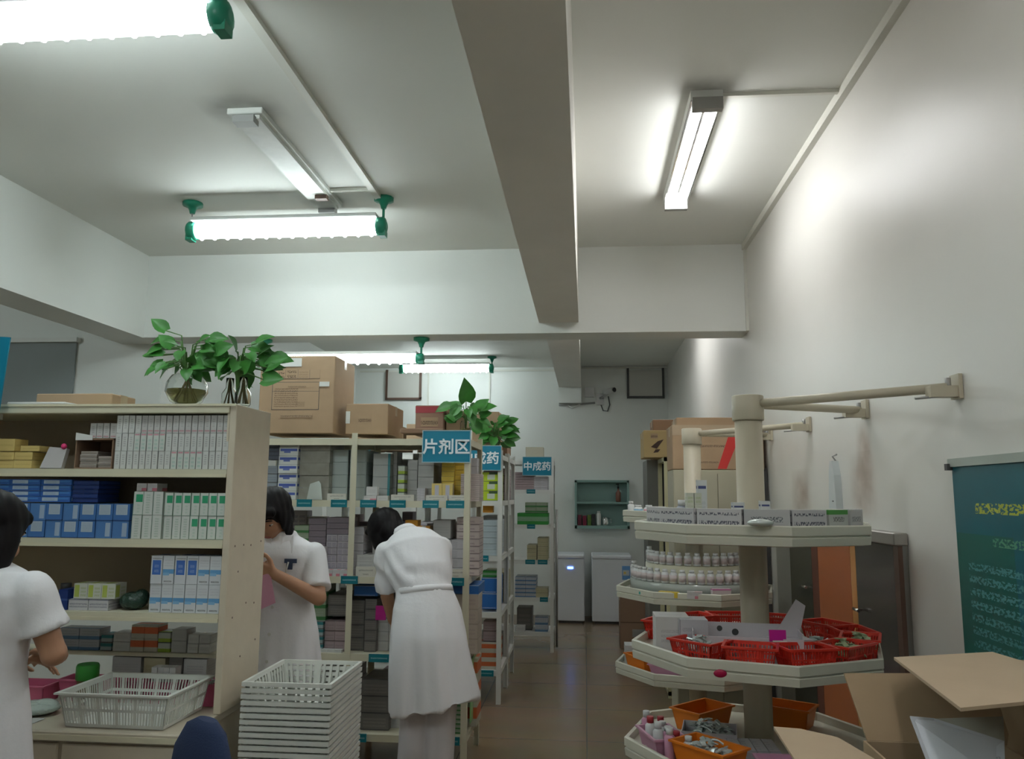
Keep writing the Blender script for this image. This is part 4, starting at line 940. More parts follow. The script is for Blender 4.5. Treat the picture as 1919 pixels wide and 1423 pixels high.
# ================================================================ carousels along the gloss wall
CRM = mat('carousel_plastic', (.60, .59, .50), rough=.38); CRP = mat('carousel_pole', (.52, .47, .36), rough=.4)
def carousel(label, x, y, trays, ztop, arms, rot):
    e = empty('display_carousel', (x, y, 0), 0, label, 'carousel', None)
    MB().lathe([(.048, .0), (.048, ztop-.08)], 20).build('pole', CRP, e)
    MB().lathe([(.054, ztop-.09), (.056, ztop-.085), (.056, ztop-.003), (.053, ztop)], 20).build('pole_cap', CRP, e)
    MB().lathe([(.30, 0), (.30, .03), (.06, .06)], 20).build('foot', CRM, e)
    for (z, r) in trays:
        MB().lathe([(.05, z), (r-.018, z), (r-.016, z+.026), (r-.004, z+.028), (r, z+.024), (r, z-.002), (r-.006, z-.005), (r-.006, z-.008), (r-.001, z-.011), (r-.004, z-.034), (r-.03, z-.038), (r-.035, z-.014), (.05, z-.014)], 8, rot=rot, smooth=False, close=True).build('tray', CRM, e)
        MB().lathe([(.049, z-.05), (.064, z-.045), (.064, z-.014), (.049, z-.014)], 16).build('collar', CRP, e)
    for (ya, za) in arms:
        dx = XR-x-.002; dy = ya-y
        a_ = MB().tube([(0, 0, ztop-.03), (dx-.03, dy, za)], .0155, 10).build('wall_arm', CRP, e)
        q = MB(); R_ = Matrix.Rotation(atan2(dy, dx), 3, 'Z')
        q.box(dx-.09, dy-.022, za-.03, dx-.0, dy+.022, za+.004); q.box(dx-.012, dy-.03, za-.035, dx, dy+.03, za+.04)
        q.build('bracket', CRP, a_)
        MB().tube([(dx-.13, dy, za-.033), (dx-.05, dy, za-.026)], .004).tube([(dx-.03, dy, za+.0), (dx-.03, dy, za+.03)], .009).build('screw', GREY, a_)
    return e
CX1, CY1, CX2, CY2 = .585, 2.94, .60, 4.60
T1 = ((1.500, .415), (1.095, .43), (.775, .46)); T2 = ((1.505, .40), (1.10, .44), (.70, .45))
carousel('near cream carousel of round trays holding red baskets and handwritten boxes', CX1, CY1, T1, 1.975, ((2.54, 1.95), (3.35, 1.965)), radians(5))
carousel('far cream carousel of round trays with tiers of white bottles', CX2, CY2, T2, 1.99, ((4.18, 1.975), (5.02, 1.985)), radians(9))

def ringpos(cx, cy, r, deg):
    a = radians(deg); return cx+r*cos(a), cy+r*sin(a), a
def ring_box(label, mk, cx, cy, r, deg, z, w_, d_, h_, tilt=0, name='medicine_box', cat='medicine box', group=None):
    x, y, a = ringpos(cx, cy, r, deg)
    o = link(name, box_mesh(w_, d_, h_, P[mk], name)); o.location = (x, y, z); o.rotation_euler = (0, tilt, a+pi/2)
    # front (-y) of the mesh must face outwards
    return tag(o, label, cat, group)
z1 = 1.502
spots = [(196, 'hand', .14), (218, 'hand', .16), (243, 'hand', .145), (266, 'handd', .14), (287, 'hand', .12), (305, 'handg', .09), (322, 'handd', .11), (340, 'handd', .10), (172, 'handd', .10)]
for j, (dg_, mk, w_) in enumerate(spots):
    ring_box('white box with %s, near top tray, %s' % ({'hand': 'black handwriting', 'handd': 'a dark sketchy print', 'handg': 'a green top edge'}[mk],
        ('beside the bottles', 'third round from the green-edged one', 'second round from the green-edged one', 'right before the pole', 'just before the green-edged box', 'narrow and upright', 'past the green-edged one', 'last by the gloss wall', 'at the aisle side')[j]), mk, CX1, CY1, .365 if j < 7 else .36, dg_, z1, w_, .06, .075)
    for o in (C.objects[-1],): o.location.z = z1
# inner things on the top tray
def put(name, x, y, z, parts, label, cat, rz=0, group=None):
    e = empty(name, (x, y, z), rz, label, cat, group)
    for nm, mb, m in parts: mb.build(nm, m, e)
    return e
WB = mat('white_bottle', (.66, .67, .67), .35); CAPM = mat('blue_grey_cap', (.5, .55, .62), .4)
def bottle_parts(r=.02, h=.07, m=WB, cm=WB, lab=None):
    o = [('body', MB().lathe([(r*.9, 0), (r, .004), (r, h*.72), (r*.6, h*.8)], 12), m), ('cap', MB().lathe([(r*.68, h*.8), (r*.68, h)], 12), cm)]
    if lab: o.append(('label', MB().lathe([(r+.0006, h*.15), (r+.0006, h*.6)], 12), lab))
    return o
p_ = at(1278, 940, 2.85); put('spray_bottle', p_.x, 2.85, z1, bottle_parts(.021, .10, mat('lilac_bottle', (.5, .52, .62), .25)), 'pale lilac pump bottle on the near carousel beside the tall tube box', 'bottle')
p_ = at(1296, 940, 2.80)
ye = blk('small yellow-green box on the near carousel', 'yelgreen', at(1283, 940, 2.80).x, at(1312, 940, 2.80).x, 2.75, z1, z1+.125, 2, 3, d=.05)
p_ = at(1314, 940, 2.90); o = link('medicine_box', box_mesh(.036, .03, .17, P['tubebox'])); o.location = (p_.x, 2.87, z1); tag(o, 'tall white box with a dark blue stripe rising over the near carousel top tray', 'medicine box')
o = link('medicine_box', box_mesh(.04, .035, .095, P['tubebox'])); o.location = (at(1380, 940, 2.78).x, 2.74, z1); tag(o, 'short white box with a dark stripe standing before the near carousel pole', 'medicine box')
o = link('medicine_box', box_mesh(.034, .035, .10, P['tubebox'])); o.location = (at(1432, 940, 2.80).x, 2.78, z1); tag(o, 'short white box with a dark stripe standing just past the near carousel pole', 'medicine box')
q = MB(); q.ell((0, 0, .03), (.07, .05, .03)); q.ell((-.05, -.02, .03), (.03, .03, .025), u=10, v=8)
o = q.build('plastic_bag', mat('white_film', (.62, .64, .68), .2, bump=1.0, bscale=45)); o.location = (at(1350, 940, 2.85).x, 2.87, z1+.05-.0); 
o.location.z = z1; tag(o, 'crumpled white plastic bag on the near carousel top tray behind the handwritten boxes', 'bag')
q = MB(); q.ell((0, 0, .03), (.035, .03, .03)); q.ell((.03, 0, .035), (.02, .02, .02), u=8, v=6)
o = q.build('plastic_bag', mat('clear_film', (.55, .56, .55), .12, bump=1.2, bscale=60)); o.location = (at(1240, 940, 2.85).x, 2.85, z1); tag(o, 'small glossy clear bag behind the boxes at the aisle side of the near carousel', 'bag')
q = MB(); q.ell((0, 0, .006), (.04, .02, .012)); o = q.build('foil_packet', FOIL); x_, y_, _ = ringpos(CX1, CY1, .38, 262); o.location = (x_, y_-.02, z1+.028); tag(o, 'shiny foil packet lying on the rim of the near carousel top tray', 'packet')
# far carousel top tray: bottles and packs at the aisle side
for j, (px_, lb, r_, h_) in enumerate(((1180, 'white upright bottle at the edge of the far carousel top tray', .018, .075), (1196, 'white jar with a blue patch on the far carousel top tray', .026, .055), (1216, 'white jar with a pink base on the far carousel top tray', .026, .055))):
    y_ = 4.50; p_ = at(px_, 960, y_)
    put('bottle', p_.x+.008*(j == 0), y_, 1.507, bottle_parts(r_, h_, WB, WB, (None, mat('blue_patch', (.2, .42, .6), .4), mat('pink_patch', (.7, .3, .36), .4))[j]), lb, 'bottle')
# ---- middle tray of the near carousel: red baskets
rb = basket_mesh(.155, .115, .068, RED, n=16, nd=12, taper=.012, rim=.006, t=.0025)
zt = 1.0965
redspots = [(228, 'holding white strips, nearest the big white boxes', 1), (256, 'empty, below the magenta card', 0), (284, 'empty, with a white tag', 0), (312, 'holding green strips', 2), (340, 'holding green strips, against the gloss wall side', 2), (150, 'behind the big white boxes', 0), (122, 'at the back beside the pole', 0), (95, 'at the back behind the pole', 0), (65, 'at the back beyond the foil pile', 0), (30, 'at the back towards the steel cabinet', 0), (5, 'beside the steel cabinet', 0)]
for j, (dg_, lb, fill) in enumerate(redspots):
    x, y, a = ringpos(CX1, CY1, .335, dg_)
    o = link('red_basket', rb); o.location = (x, y, zt); o.rotation_euler = (0, 0, a+pi/2); tag(o, 'small red slotted basket on the near carousel, '+lb, 'basket', 'red baskets on the near carousel')
    if fill:
        h_ = heap('blister_pile', (None, FOIL, FOILG)[fill], .055, .038, 80, .055, seed=j+20); h_.location = (x, y, zt+.012); h_.rotation_euler = (0, 0, a+pi/2)
        tag(h_, ('loose white and silver strips in the red basket nearest the big white boxes', 'loose green strips in the fourth red basket', 'loose green strips in the red basket on the gloss wall side')[(0, 0, 0, 1, 2)[j]], 'blister packs', kind='stuff')
h_ = heap('blister_pile', mat('teal_grey_foil', (.42, .52, .50), .3, .6), .085, .06, 140, .055, seed=3); h_.location = (CX1+.17, CY1-.13, zt); tag(h_, 'pile of teal-grey foil strips behind the red baskets on the near carousel', 'blister packs', kind='stuff')
# big white boxes & white card trays
WC = mat('white_carton', (.60, .57, .60), .5)
x, y, a = ringpos(CX1, CY1, .30, 190)
blk('large white box standing at the aisle edge of the near carousel middle tray', 'white', x-.06, x+.055, y-.09, zt, zt+.118, 1, 1, d=.13)
x, y, a = ringpos(CX1, CY1, .29, 212)
blk('large pale lilac box before the aisle-edge white box on the near carousel', 'lilacw', x-.035, x+.06, y-.02, zt, zt+.115, 1, 1, d=.09)
e = empty('open_box', (CX1-.07, CY1-.20, zt), radians(-6), 'long open white card box with dark holes across the near carousel', 'box')
MB().box(-.17, -.055, 0, .17, .055, .003).box(-.17, -.055, .003, .17, -.052, .075).box(-.17, .052, .003, .17, .055, .105).box(-.17, -.052, .003, -.167, .052, .09).box(.167, -.052, .003, .17, .052, .09).build('body', WC, e)
MB().lathe([(.009, 0), (.009, .001)], 12, R=Matrix.Rotation(pi/2, 3, 'X'), c=(-.08, .0515, .085)).lathe([(.011, 0), (.011, .001)], 12, R=Matrix.Rotation(pi/2, 3, 'X'), c=(-.03, .0515, .075)).build('hole', DARK, e)
e = empty('open_box', (CX1+.07, CY1-.17, zt), radians(15), 'white card box with a raised lid leaning on the near carousel pole', 'box')
MB().box(-.06, -.05, 0, .06, .05, .065).build('body', WC, e)
MB().prism([(-.05, 0), (.035, .0), (.06, .10), (.03, .12)], -.003, 0, R=Matrix.Rotation(pi/2, 3, 'X') @ Matrix.Rotation(-.2, 3, 'Y')).build('lid', WC, e).location = (0, -.0, .066)
o = MB().box(-.026, -.001, 0, .026, .001, .035).build('price_card', mat('magenta_card', (.50, .01, .28), .5)); x, y, a = ringpos(CX1, CY1, .40, 266); o.location = (CX1+.015, CY1-.265, zt+.068); tag(o, 'magenta card clipped behind the second front red basket', 'card')
o = MB().box(-.022, -.001, 0, .022, .001, .022).build('price_card', WHITEM); o.location = (CX1+.02, CY1-.272, zt+.05); tag(o, 'small white card just under the magenta card', 'card')
o = MB().ell((0, 0, 0), (.02, .006, .012), u=12, v=8).build('tray_clip', mat('crimson_plastic', (.35, .0, .05), .4)); x, y, a = ringpos(CX1, CY1, .41, 246); o.location = (at(1348, 1250, 2.55).x, CY1-.405, 1.092); tag(o, 'crimson clip on the rim of the near carousel middle tray', 'clip')
# ---- lower tray of the near carousel
zl = .777
ob = basket_mesh(.20, .125, .075, ORG, slot=False, taper=.014, rim=.006)
o = link('orange_basket', ob); x, y, a = ringpos(CX1, CY1, .335, 232); o.location = (x, y, zl); o.rotation_euler = (0, 0, a+pi/2-.15); tag(o, 'orange basket of foil strips at the front of the near carousel bottom tray', 'basket', 'orange baskets on the carousels')
h_ = heap('blister_pile', FOIL, .075, .042, 120, .07, seed=9); h_.location = (x, y, zl+.012); h_.rotation_euler = (0, 0, a+pi/2); tag(h_, 'silver foil strips heaped in the front orange basket', 'blister packs', kind='stuff')
o = link('orange_basket', ob); x, y, a = ringpos(CX1, CY1, .30, 135); o.location = (x+.05, y-.02, zl); o.rotation_euler = (0, 0, a+pi/2); tag(o, 'orange basket behind the near carousel pole on the bottom tray', 'basket', 'orange baskets on the carousels')
o = link('orange_basket', ob); x, y, a = ringpos(CX1, CY1, .30, 60); o.location = (x, y, zl); o.rotation_euler = (0, 0, a+pi/2); tag(o, 'orange basket at the wall side of the near carousel bottom tray', 'basket', 'orange baskets on the carousels')
pb = basket_mesh(.17, .11, .06, PNK2, slot=False, taper=.012, rim=.006)
for dg_, lb in ((272, 'at the front'), (196, 'at the aisle side, under white bottles')):
    o = link('pink_basket', pb); x, y, a = ringpos(CX1, CY1, .35, dg_); o.location = (x, y, zl); o.rotation_euler = (0, 0, a+pi/2); tag(o, 'pale pink basket on the near carousel bottom tray, '+lb, 'basket', 'pink baskets on the carousels')
rg = random.Random(5)
for j in range(9):
    x, y, a = ringpos(CX1, CY1, .36+.05*(j % 2)-.03, 176+j*5.2); m_ = (WB, PNK2)[j % 3 == 1]
    put('bottle', x, y, zl+.002, bottle_parts(.017, .10 if j % 2 else .075, m_, (WB, mat('red_cap', (.4, .03, .04), .4))[j % 3 == 0]), 'small bottle, %s in the cluster on the near carousel bottom tray' % ordinal(j+1), 'bottle', group='bottle cluster on the near carousel bottom tray')
blk('lilac pack on the near carousel bottom tray', 'lilacw', CX1-.13, CX1+.02, CY1-.24, zl, zl+.05, 4, 2, d=.14, cat='packet', name='medicine_packet')
e = empty('open_box', (CX1-.17, CY1-.03, zl), radians(-10), 'grey-white open tray of foil strips behind the front orange basket', 'box')
MB().box(-.09, -.07, 0, .09, .07, .003).box(-.09, -.07, .003, .09, -.067, .06).box(-.09, .067, .003, .09, .07, .06).box(-.09, -.067, .003, -.087, .067, .06).box(.087, -.067, .003, .09, .067, .06).build('body', WC, e)
h_ = heap('blister_pile', FOIL, .075, .055, 110, .07, seed=13); h_.location = (CX1-.17, CY1-.03, zl+.01); tag(h_, 'silver foil strips heaped in the grey-white open tray', 'blister packs', kind='stuff')
# ---- far carousel middle tray: bottle tiers
zm_ = 1.102
e = empty('tier_stand', (CX2, CY2, zm_), 0, 'round pale tier stand carrying rings of white bottles on the far carousel', 'stand')
MB().lathe([(.355, 0), (.355, .06), (.31, .062), (.31, .002)], 32, close=True).build('lower_ring', mat('pale_clear_plastic', (.50, .54, .50), .15, trans=.3), e)
MB().lathe([(.31, 0), (.31, .062), (.27, .062), (.27, .145), (.22, .147), (.22, .002)], 32, close=True).build('upper_ring', CREAM, e)
rows_ = ((.333, .063, 'lower', 19, .070, 178, 325), (.247, .148, 'upper', 14, .066, 175, 322))
for (r_, dz, nm, n_, h_, d0, d1) in rows_:
    proto = None
    for j in range(n_):
        x, y, a = ringpos(CX2, CY2, r_, d0+(d1-d0)*j/(n_-1)); hh = h_*(1+.25*((j*7) % 3 == 0))
        if proto is None or j in (1,):
            pr = put('bottle', x, y, zm_+dz, bottle_parts(.0195, hh, WB, WB, mat('rosy_label', (.58, .50, .50), .5) if j else mat('grey_label', (.38, .40, .42), .5)), 'small white labelled bottle, %s round the %s ring of the far tier stand' % (ordinal(j+1), nm), 'bottle', group='white bottles in the %s ring' % nm)
            proto = pr
        else: copy_tree(proto, None, (x, y, zm_+dz), random.uniform(-.3, .3), 'small white labelled bottle, %s round the %s ring of the far tier stand' % (ordinal(j+1), nm))
def ring_small(lb, m, dg_, w_, h_, mk=None, cx=CX2, cy=CY2, r=.395, z=zm_, cat='medicine box', d_=.03):
    x, y, a = ringpos(cx, cy, r, dg_); o = link('medicine_box', MB().box(-w_/2, -d_/2, 0, w_/2, d_/2, h_).mesh('medicine_box', m)); o.location = (x, y, z); o.rotation_euler = (0, 0, a+pi/2); tag(o, lb, cat)
ring_small('yellow box lying on the far carousel rim below the bottle rings', mat('yellow_pack', (.65, .48, .05), .4), 243, .10, .028)
ring_small('coral red and white box on the far carousel rim', P['whitepink'], 262, .075, .035)
ring_small('white box with a pink edge on the far carousel rim', pmat('pink_edge_pack', (.60, .52, .52), [(0, .88, 1, 1, (.6, .15, .4))]), 281, .095, .05)
ring_small('teal flat packet on the far carousel rim', mat('teal_pack', (.05, .35, .30), .4), 222, .06, .014)
ring_small('small white packet on the far carousel rim beside the yellow box', P['white'], 231, .05, .012)
ring_small('dark flat packet at the aisle side of the far carousel rim', mat('dark_pack', (.08, .07, .07), .4), 196, .05, .01)
# far lower tray
zf = .702
o = link('orange_basket', ob); x, y, a = ringpos(CX2, CY2, .33, 207); o.location = (x, y, zf); o.rotation_euler = (0, 0, a+pi/2); tag(o, 'orange basket on the far carousel bottom tray beside the pink one', 'basket', 'orange baskets on the carousels')
for dg_, lb in ((238, 'beside the orange one'), (268, 'second from the orange one'), (296, 'towards the gloss wall')):
    o = link('pink_basket', pb); x, y, a = ringpos(CX2, CY2, .345, dg_); o.location = (x, y, zf); o.rotation_euler = (0, 0, a+pi/2); tag(o, 'pale pink basket on the far carousel bottom tray, '+lb, 'basket', 'pink baskets on the carousels')
x, y, a = ringpos(CX2, CY2, .34, 176)
blk('white flat pack at the aisle edge of the far carousel', 'white', x-.05, x+.06, y-.06, zf, zf+.10, 1, 4, d=.12, jit=.01, name='medicine_packet', cat='packet')

# ================================================================ steel cabinet along the gloss wall
SX = 1.108; sy0, sy1 = atx(1697, 990, 1.135).y, atx(1455, 990, SX).y
e = empty('steel_cabinet', (SX, sy0, 0), 0, 'low stainless steel wall cabinet with dark doors and a painted orange-brown reflection beside the poster', 'cabinet')
Ls = sy1-sy0; SH = 1.49
MB().box(.012, 0, .02, XR-SX-.002, Ls, SH-.03).build('body', STEEL, e)
MB().box(-.02, -.01, SH-.045, XR-SX-.002, Ls, SH).build('top_ledge', mat('brushed_ledge', (.40, .38, .35), .35, .7), e, .004)
MB().box(-.004, 0, .0, .012, .045, SH-.045).build('frame_post', BROWNM, e)
segs = [(1692, 1600, mat('smoked_steel_door', (.13, .12, .11), .22, .6), 'dark steel door'), (1600, 1590, mat('amber_reflection_strip', (.75, .35, .12), .2, .3), 'painted amber reflection strip'),  # amber strip: bright reflection in the steel, painted as a colour
        (1590, 1530, mat('orange_brown_reflection', (.40, .12, .045), .3), 'orange-brown door'), (1530, 1518, mat('red_brown_stile', (.14, .05, .035), .4), 'red-brown stile'), (1518, 1478, mat('smoked_green_door', (.075, .08, .065), .25, .4), 'dark green-grey door'), (1478, 1453, mat('pale_steel_post', (.42, .43, .42), .35, .3), 'pale post')]  # orange-brown panel: reflected cardboard put into the door colour
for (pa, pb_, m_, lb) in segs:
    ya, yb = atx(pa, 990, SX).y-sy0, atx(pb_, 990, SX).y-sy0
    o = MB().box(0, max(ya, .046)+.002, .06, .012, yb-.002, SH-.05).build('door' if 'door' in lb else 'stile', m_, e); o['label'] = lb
    if 'steel door' in lb or 'green-grey' in lb:
        py_ = atx(1607 if 'steel' in lb else 1511, 990, SX).y-sy0; pz_ = atx(1607, 1140, SX).z if 'steel' in lb else atx(1511, 1098, SX).z
        MB().tube([(-.022, py_-.03, pz_), (-.022, py_+.03, pz_)], .007).box(-.022, py_-.004, pz_-.004, 0, py_+.004, pz_+.004).build('handle', CHROME, o)
# white hanging sleeve on the wall
p_ = atx(1560, 856, XR-.02); p2 = atx(1562, 945, XR-.02)
e = empty('hanging_sleeve', (XR, p_.y, p2.z-.02), 0, 'white folded plastic sleeve hanging on a hook on the gloss wall over the cabinet', 'sleeve')
hh = p_.z-p2.z
MB().prism([(-.055, 0), (.055, 0), (.035, hh*.75), (.014, hh), (-.016, hh), (-.04, hh*.7)], 0, .03, R=Matrix(((0, 0, -1), (1, 0, 0), (0, 1, 0)))).build('body', mat('white_sleeve', (.62, .67, .68), .3), e)
MB().tube([(-.0, 0, hh-.01), (-.02, 0, hh+.02), (0, 0, hh+.03)], .004).build('hook', GREY, e)
MB().box(-.0305, -.02, .03, -.0300, .0, .036).build('label', DARK, e)

# tall beige cabinet beyond the far carousel, cartons on it
e = empty('tall_cabinet', (.83, 5.36, 0), 0, 'tall plain beige metal cabinet behind the far carousel', 'cabinet')
BG = mat('beige_cabinet_paint', (.44, .41, .31), .5)
MB().box(-.28, -.21, .04, .262, .14, 1.775).build('body', BG, e, .004)
MB().box(-.275, -.222, .08, -.01, -.211, 1.75).build('door', BG, e); MB().box(-.005, -.222, .08, .257, -.211, 1.75).build('door', BG, e)
MB().box(-.27, -.2, 0, .25, .13, .04).build('plinth', DARK, e)
tag(MB().box(1.10, 5.17, .0, 1.135, 5.55, 1.79).build('board', DARK), 'dark strip standing in for the shaded gap between the beige cabinet and gloss wall', 'board')  # dark slab stands in for the shadowed gap beside the cabinet
a_ = at(1258, 800, 5.15)
REDP = mat('red_print', (.60, .04, .035), .6)
e = flapbox('brown carton with a red slanted stripe on the tall beige cabinet', .55, 1.115, 5.15, 5.5, 1.777, 2.055, CARD, prints=(('text_line', .26, .48, .60, .60, TXT), ('text_line', .26, .12, .50, .22, TXT), ('paper_label', .93, .12, .985, .62, WHITEM)))
q = MB(); q.prism([(.16, .0), (.215, 0), (.30, .20), (.23, .20)], 0, .0015, R=Matrix.Rotation(pi/2, 3, 'X')); o = q.build('red_stripe', REDP, e); o.location = (-.165, -.1755, .005)
MB().box(-.282, -.176, .215, .282, .177, .281).build('lid', CARDL, e)
flapbox('wide brown carton behind the one with the red stripe', .62, 1.10, 5.52, 5.84-.02, 1.777, 2.14, CARD)
tag(MB().box(.62, 5.51, 0, 1.10, 5.83, 1.775).build('cabinet', BG), 'second beige cabinet standing behind the tall beige cabinet', 'cabinet')
# cream glass cabinet further back, leaf carton on it
e = empty('glass_cabinet', (.89, 7.1, 0), 0, 'cream framed glass cabinet beyond the beige cabinet with white boxes inside', 'cabinet')
GW = .235
q = MB()
for sx in (-GW, GW-.035):
    for sy in (-.3, .3-.035): q.box(sx, sy, 0, sx+.035, sy+.035, 1.93)
for z in (0.02, .9, 1.43, 1.895):
    q.box(-GW, -.3, z, GW, -.265, z+.035).box(-GW, .265, z, GW, .3, z+.035).box(-GW, -.3, z, -GW+.03, .3, z+.035).box(GW-.03, -.3, z, GW, .3, z+.035)
q.build('frame', mat('cream_frame', (.62, .58, .36), .45), e)
MB().box(-GW+.03, -.27, 1.44, GW-.03, .27, 1.45).box(-GW+.03, -.27, .91, GW-.03, .27, .92).build('shelf', GREY, e)
MB().box(-GW+.005, -.3, 1.925, GW-.005, .3, 1.93).build('top_board', DARK, e)
MB().box(-GW+.03, .285, .05, GW-.03, .295, 1.9).build('back_panel', DARK, e)
blk('', 'white', .70, 1.08, 6.86, 1.4515, 1.72, 3, 4, d=.2, stuff=True)
blk('', 'darkmix', .70, 1.08, 6.86, .9215, 1.25, 3, 3, d=.2, stuff=True)
e = flapbox('tan carton printed with a dark leaf on the cream glass cabinet', .50, 1.00, 6.95, 7.35, 1.932, 2.165, mat('tan_cardboard', (.50, .36, .17), .8, mottle=.05), prints=(('text_line', .45, .62, .98, .76, TXT), ('text_line', .40, .14, .85, .24, TXT), ('emblem', .12, .70, .24, .88, TXT)))
q = MB(); q.prism([(-.05, -.01), (.0, -.025), (.06, .055), (.01, .04)], 0, .0015, R=Matrix.Rotation(pi/2, 3, 'X')); q.prism([(-.03, -.06), (.01, -.055), (.03, -.03), (-.01, -.03)], 0, .0015, R=Matrix.Rotation(pi/2, 3, 'X'))
o = q.build('leaf_print', mat('leaf_ink', (.07, .04, .03), .7), e); o.location = (-.14, -.2005, .10)
flapbox('dark brown open carton behind the leaf-printed carton', .62, 1.02, 7.42, 7.75, 1.932, 2.30, CARDD)
tag(MB().box(.56, 7.42, 0, 1.1, 7.95, 1.931).build('metal_cabinet', mat('dark_cabinet', (.16, .16, .14), .5)), 'dark metal cabinet behind the cream glass cabinet', 'cabinet')
# cartons on the floor in front of the freezer
for k in range(2):
    flapbox(('lower', 'upper')[k]+' dark brown carton of the pair piled on the floor before the wide freezer', .36, .72, 8.85, 9.2, .002+k*.27, .002+k*.27+.268, CARDD, prints=(('paper_label', .35, .45, .75, .75, GREY),) if k == 0 else ())
flapbox('low carton on the floor against the gloss wall beyond the near carousel', .70, 1.05, 3.55, 3.95, .002, .45, CARDL)

# ================================================================ poster
PW = 1.1; y0_ = 2.60
e = empty('wall_poster', (XR, y0_, 1.0), -pi/2, 'teal wall poster with a yellow heading and rows of small white text', 'poster')
POST = pmat('poster_print', (.006, .12, .16), [(0, .0, 1, .35, (.004, .05, .09)), (0, .35, .30, .80, (.008, .12, .10)), (.12, .86, .80, .91, (.45, .50, .05), 1, .8), (.2, .77, .85, .81, (.10, .33, .20), 1, .8), (.06, .40, .94, .73, (.07, .26, .28), 9, 1.2), (.06, .04, .94, .38, (.06, .22, .26), 9, 1.2)], .35)
q = MB(); q.box(0, 0, -.28, PW, .006, .71); 
o = q.build('sheet', POST, e); o.location = (0, -.012, 0)
MB().box(-.01, -.02, .71, PW+.01, -.0, .735).build('top_rail', mat('silver_rail', (.45, .50, .46), .35, .4), e)
MB().box(-.015, -.028, .70, .005, -.0, .72).build('rail_end', DARK, e)

# ================================================================ open cartons in the corner nearest the camera
CI = mat('cardboard_inside', (.40, .29, .18), .9, mottle=.05, mscale=5)
def open_carton(label, c, W_, D_, z0, z1, rz, flaps, inner=CI):
    e = empty('open_carton', (c[0], c[1], z0), rz, label, 'carton')
    H_ = z1-z0; t = .005
    q = MB().box(-W_, -D_, 0, W_, D_, t).box(-W_, -D_, t, -W_+t, D_, H_).box(W_-t, -D_, t, W_, D_, H_).box(-W_+t, -D_, t, W_-t, -D_+t, H_).box(-W_+t, D_-t, t, W_-t, D_, H_)
    q.build('body', inner, e)
    for k, pts in enumerate(flaps):          # world-space flap outlines, 5 mm thick
        T = Matrix.Rotation(-rz, 3, 'Z'); L4 = [T @ (Vector(p)-Vector((c[0], c[1], z0))) for p in pts]
        nn = (L4[1]-L4[0]).cross(L4[2]-L4[0]).normalized()*.006
        if nn.z < 0: nn = -nn
        m_ = MB(); lo = [m_.bm.verts.new(p-nn) for p in L4]; hi = [m_.bm.verts.new(p) for p in L4]; n = len(L4)
        m_.bm.faces.new(hi); m_.bm.faces.new(lo[::-1])
        for i in range(n): m_.bm.faces.new((lo[i], lo[(i+1) % n], hi[(i+1) % n], hi[i]))
        m_.build('flap', CARDL if k != 1 else CI, e)
    return e
z = 1.10
fB = [(.60, 1.872, z), (.885, 1.872, z), at(1905, 1262, 1.95), at(1582, 1262, 1.95)]
fC = [atz(1500, 1440, 1.10), atz(1640, 1423, 1.10), atz(1570, 1382, 1.10), atz(1500, 1366, 1.10), atz(1450, 1362, 1.10)]
open_carton('open brown carton with raised flaps and a white sheet inside, nearest the camera', (.735, 1.665), .145, .205, .72, 1.10, 0, [fC, fB])
zA_ = 1.27
A = [atz(1675, 1232, zA_), atz(1860, 1222, zA_), Vector((.955, 1.76, zA_)), Vector((.915, 1.60, zA_-.002)), atz(1800, 1327, zA_)]
open_carton('open carton with a wide level flap standing against the gloss wall under the poster', (1.01, 1.74), .115, .20, .90, 1.262, 0, [A])
flapbox('closed brown carton under the open one with the white sheet', .55, .89, 1.40, 1.93, .002, .715, CARD)
flapbox('closed brown carton under the open one with the level flap', .90, 1.13, 1.45, 2.05, .002, .895, CARD)
PAP = pmat('printed_sheet', (.62, .66, .72), [(.55, .25, .95, .60, (.25, .27, .33), 5, .4)], .5)
q = MB(); pa = [at(1705, 1345, 1.72), at(1750, 1349, 1.75), at(1882, 1392, 1.70), at(1884, 1470, 1.56), at(1752, 1470, 1.56)]
vs = [q.bm.verts.new(p) for p in pa]; vt = [q.bm.verts.new(p+Vector((0, -.001, .003))) for p in pa]
f = q.bm.faces.new(vt)
for l, t in zip(f.loops, ((0, 1), (.2, 1), (1, .85), (1, .2), (.2, 0))): l[q.uv].uv = t
q.bm.faces.new(vs[::-1])
for i in range(5): q.bm.faces.new((vs[i], vs[(i+1) % 5], vt[(i+1) % 5], vt[i]))
tag(q.build('paper_sheet', PAP), 'white printed sheet lying up out of the open carton nearest the camera', 'paper')
q = MB(); pa = [at(1752, 1349, 1.765), at(1880, 1345, 1.79), at(1883, 1392, 1.72)]
vs = [q.bm.verts.new(p) for p in pa]; vt = [q.bm.verts.new(p+Vector((0, 0, .002))) for p in pa]
q.bm.faces.new(vt); q.bm.faces.new(vs[::-1])
for i in range(3): q.bm.faces.new((vs[i], vs[(i+1) % 3], vt[(i+1) % 3], vt[i]))
tag(q.build('paper_sheet', mat('grey_sheet', (.42, .42, .36), .6)), 'grey folded sheet behind the white one in the open carton', 'paper')
blk('closed white box lying inside the open carton nearest the camera', 'white', .62, .86, 1.50, .726, 1.02, 1, 2, d=.3)
q = MB(); q.ell((0, 0, .05), (.09, .07, .05)); q.ell((.04, .02, .08), (.05, .05, .035), u=10, v=8)
o = q.build('cloth_bag', mat('dark_red_cloth', (.08, .012, .015), .7, bump=.6, bscale=30)); o.location = (1.03, 1.985, 1.02)
o.location = (1.04, 2.02, 1.14); 
tag(o, 'dark red bag showing above the level flap under the poster', 'bag')
tag(MB().box(.96, 1.96, .896, 1.125, 2.045, 1.15).build('small_carton', CARDD), 'small dark carton carrying the dark red bag under the poster', 'carton')

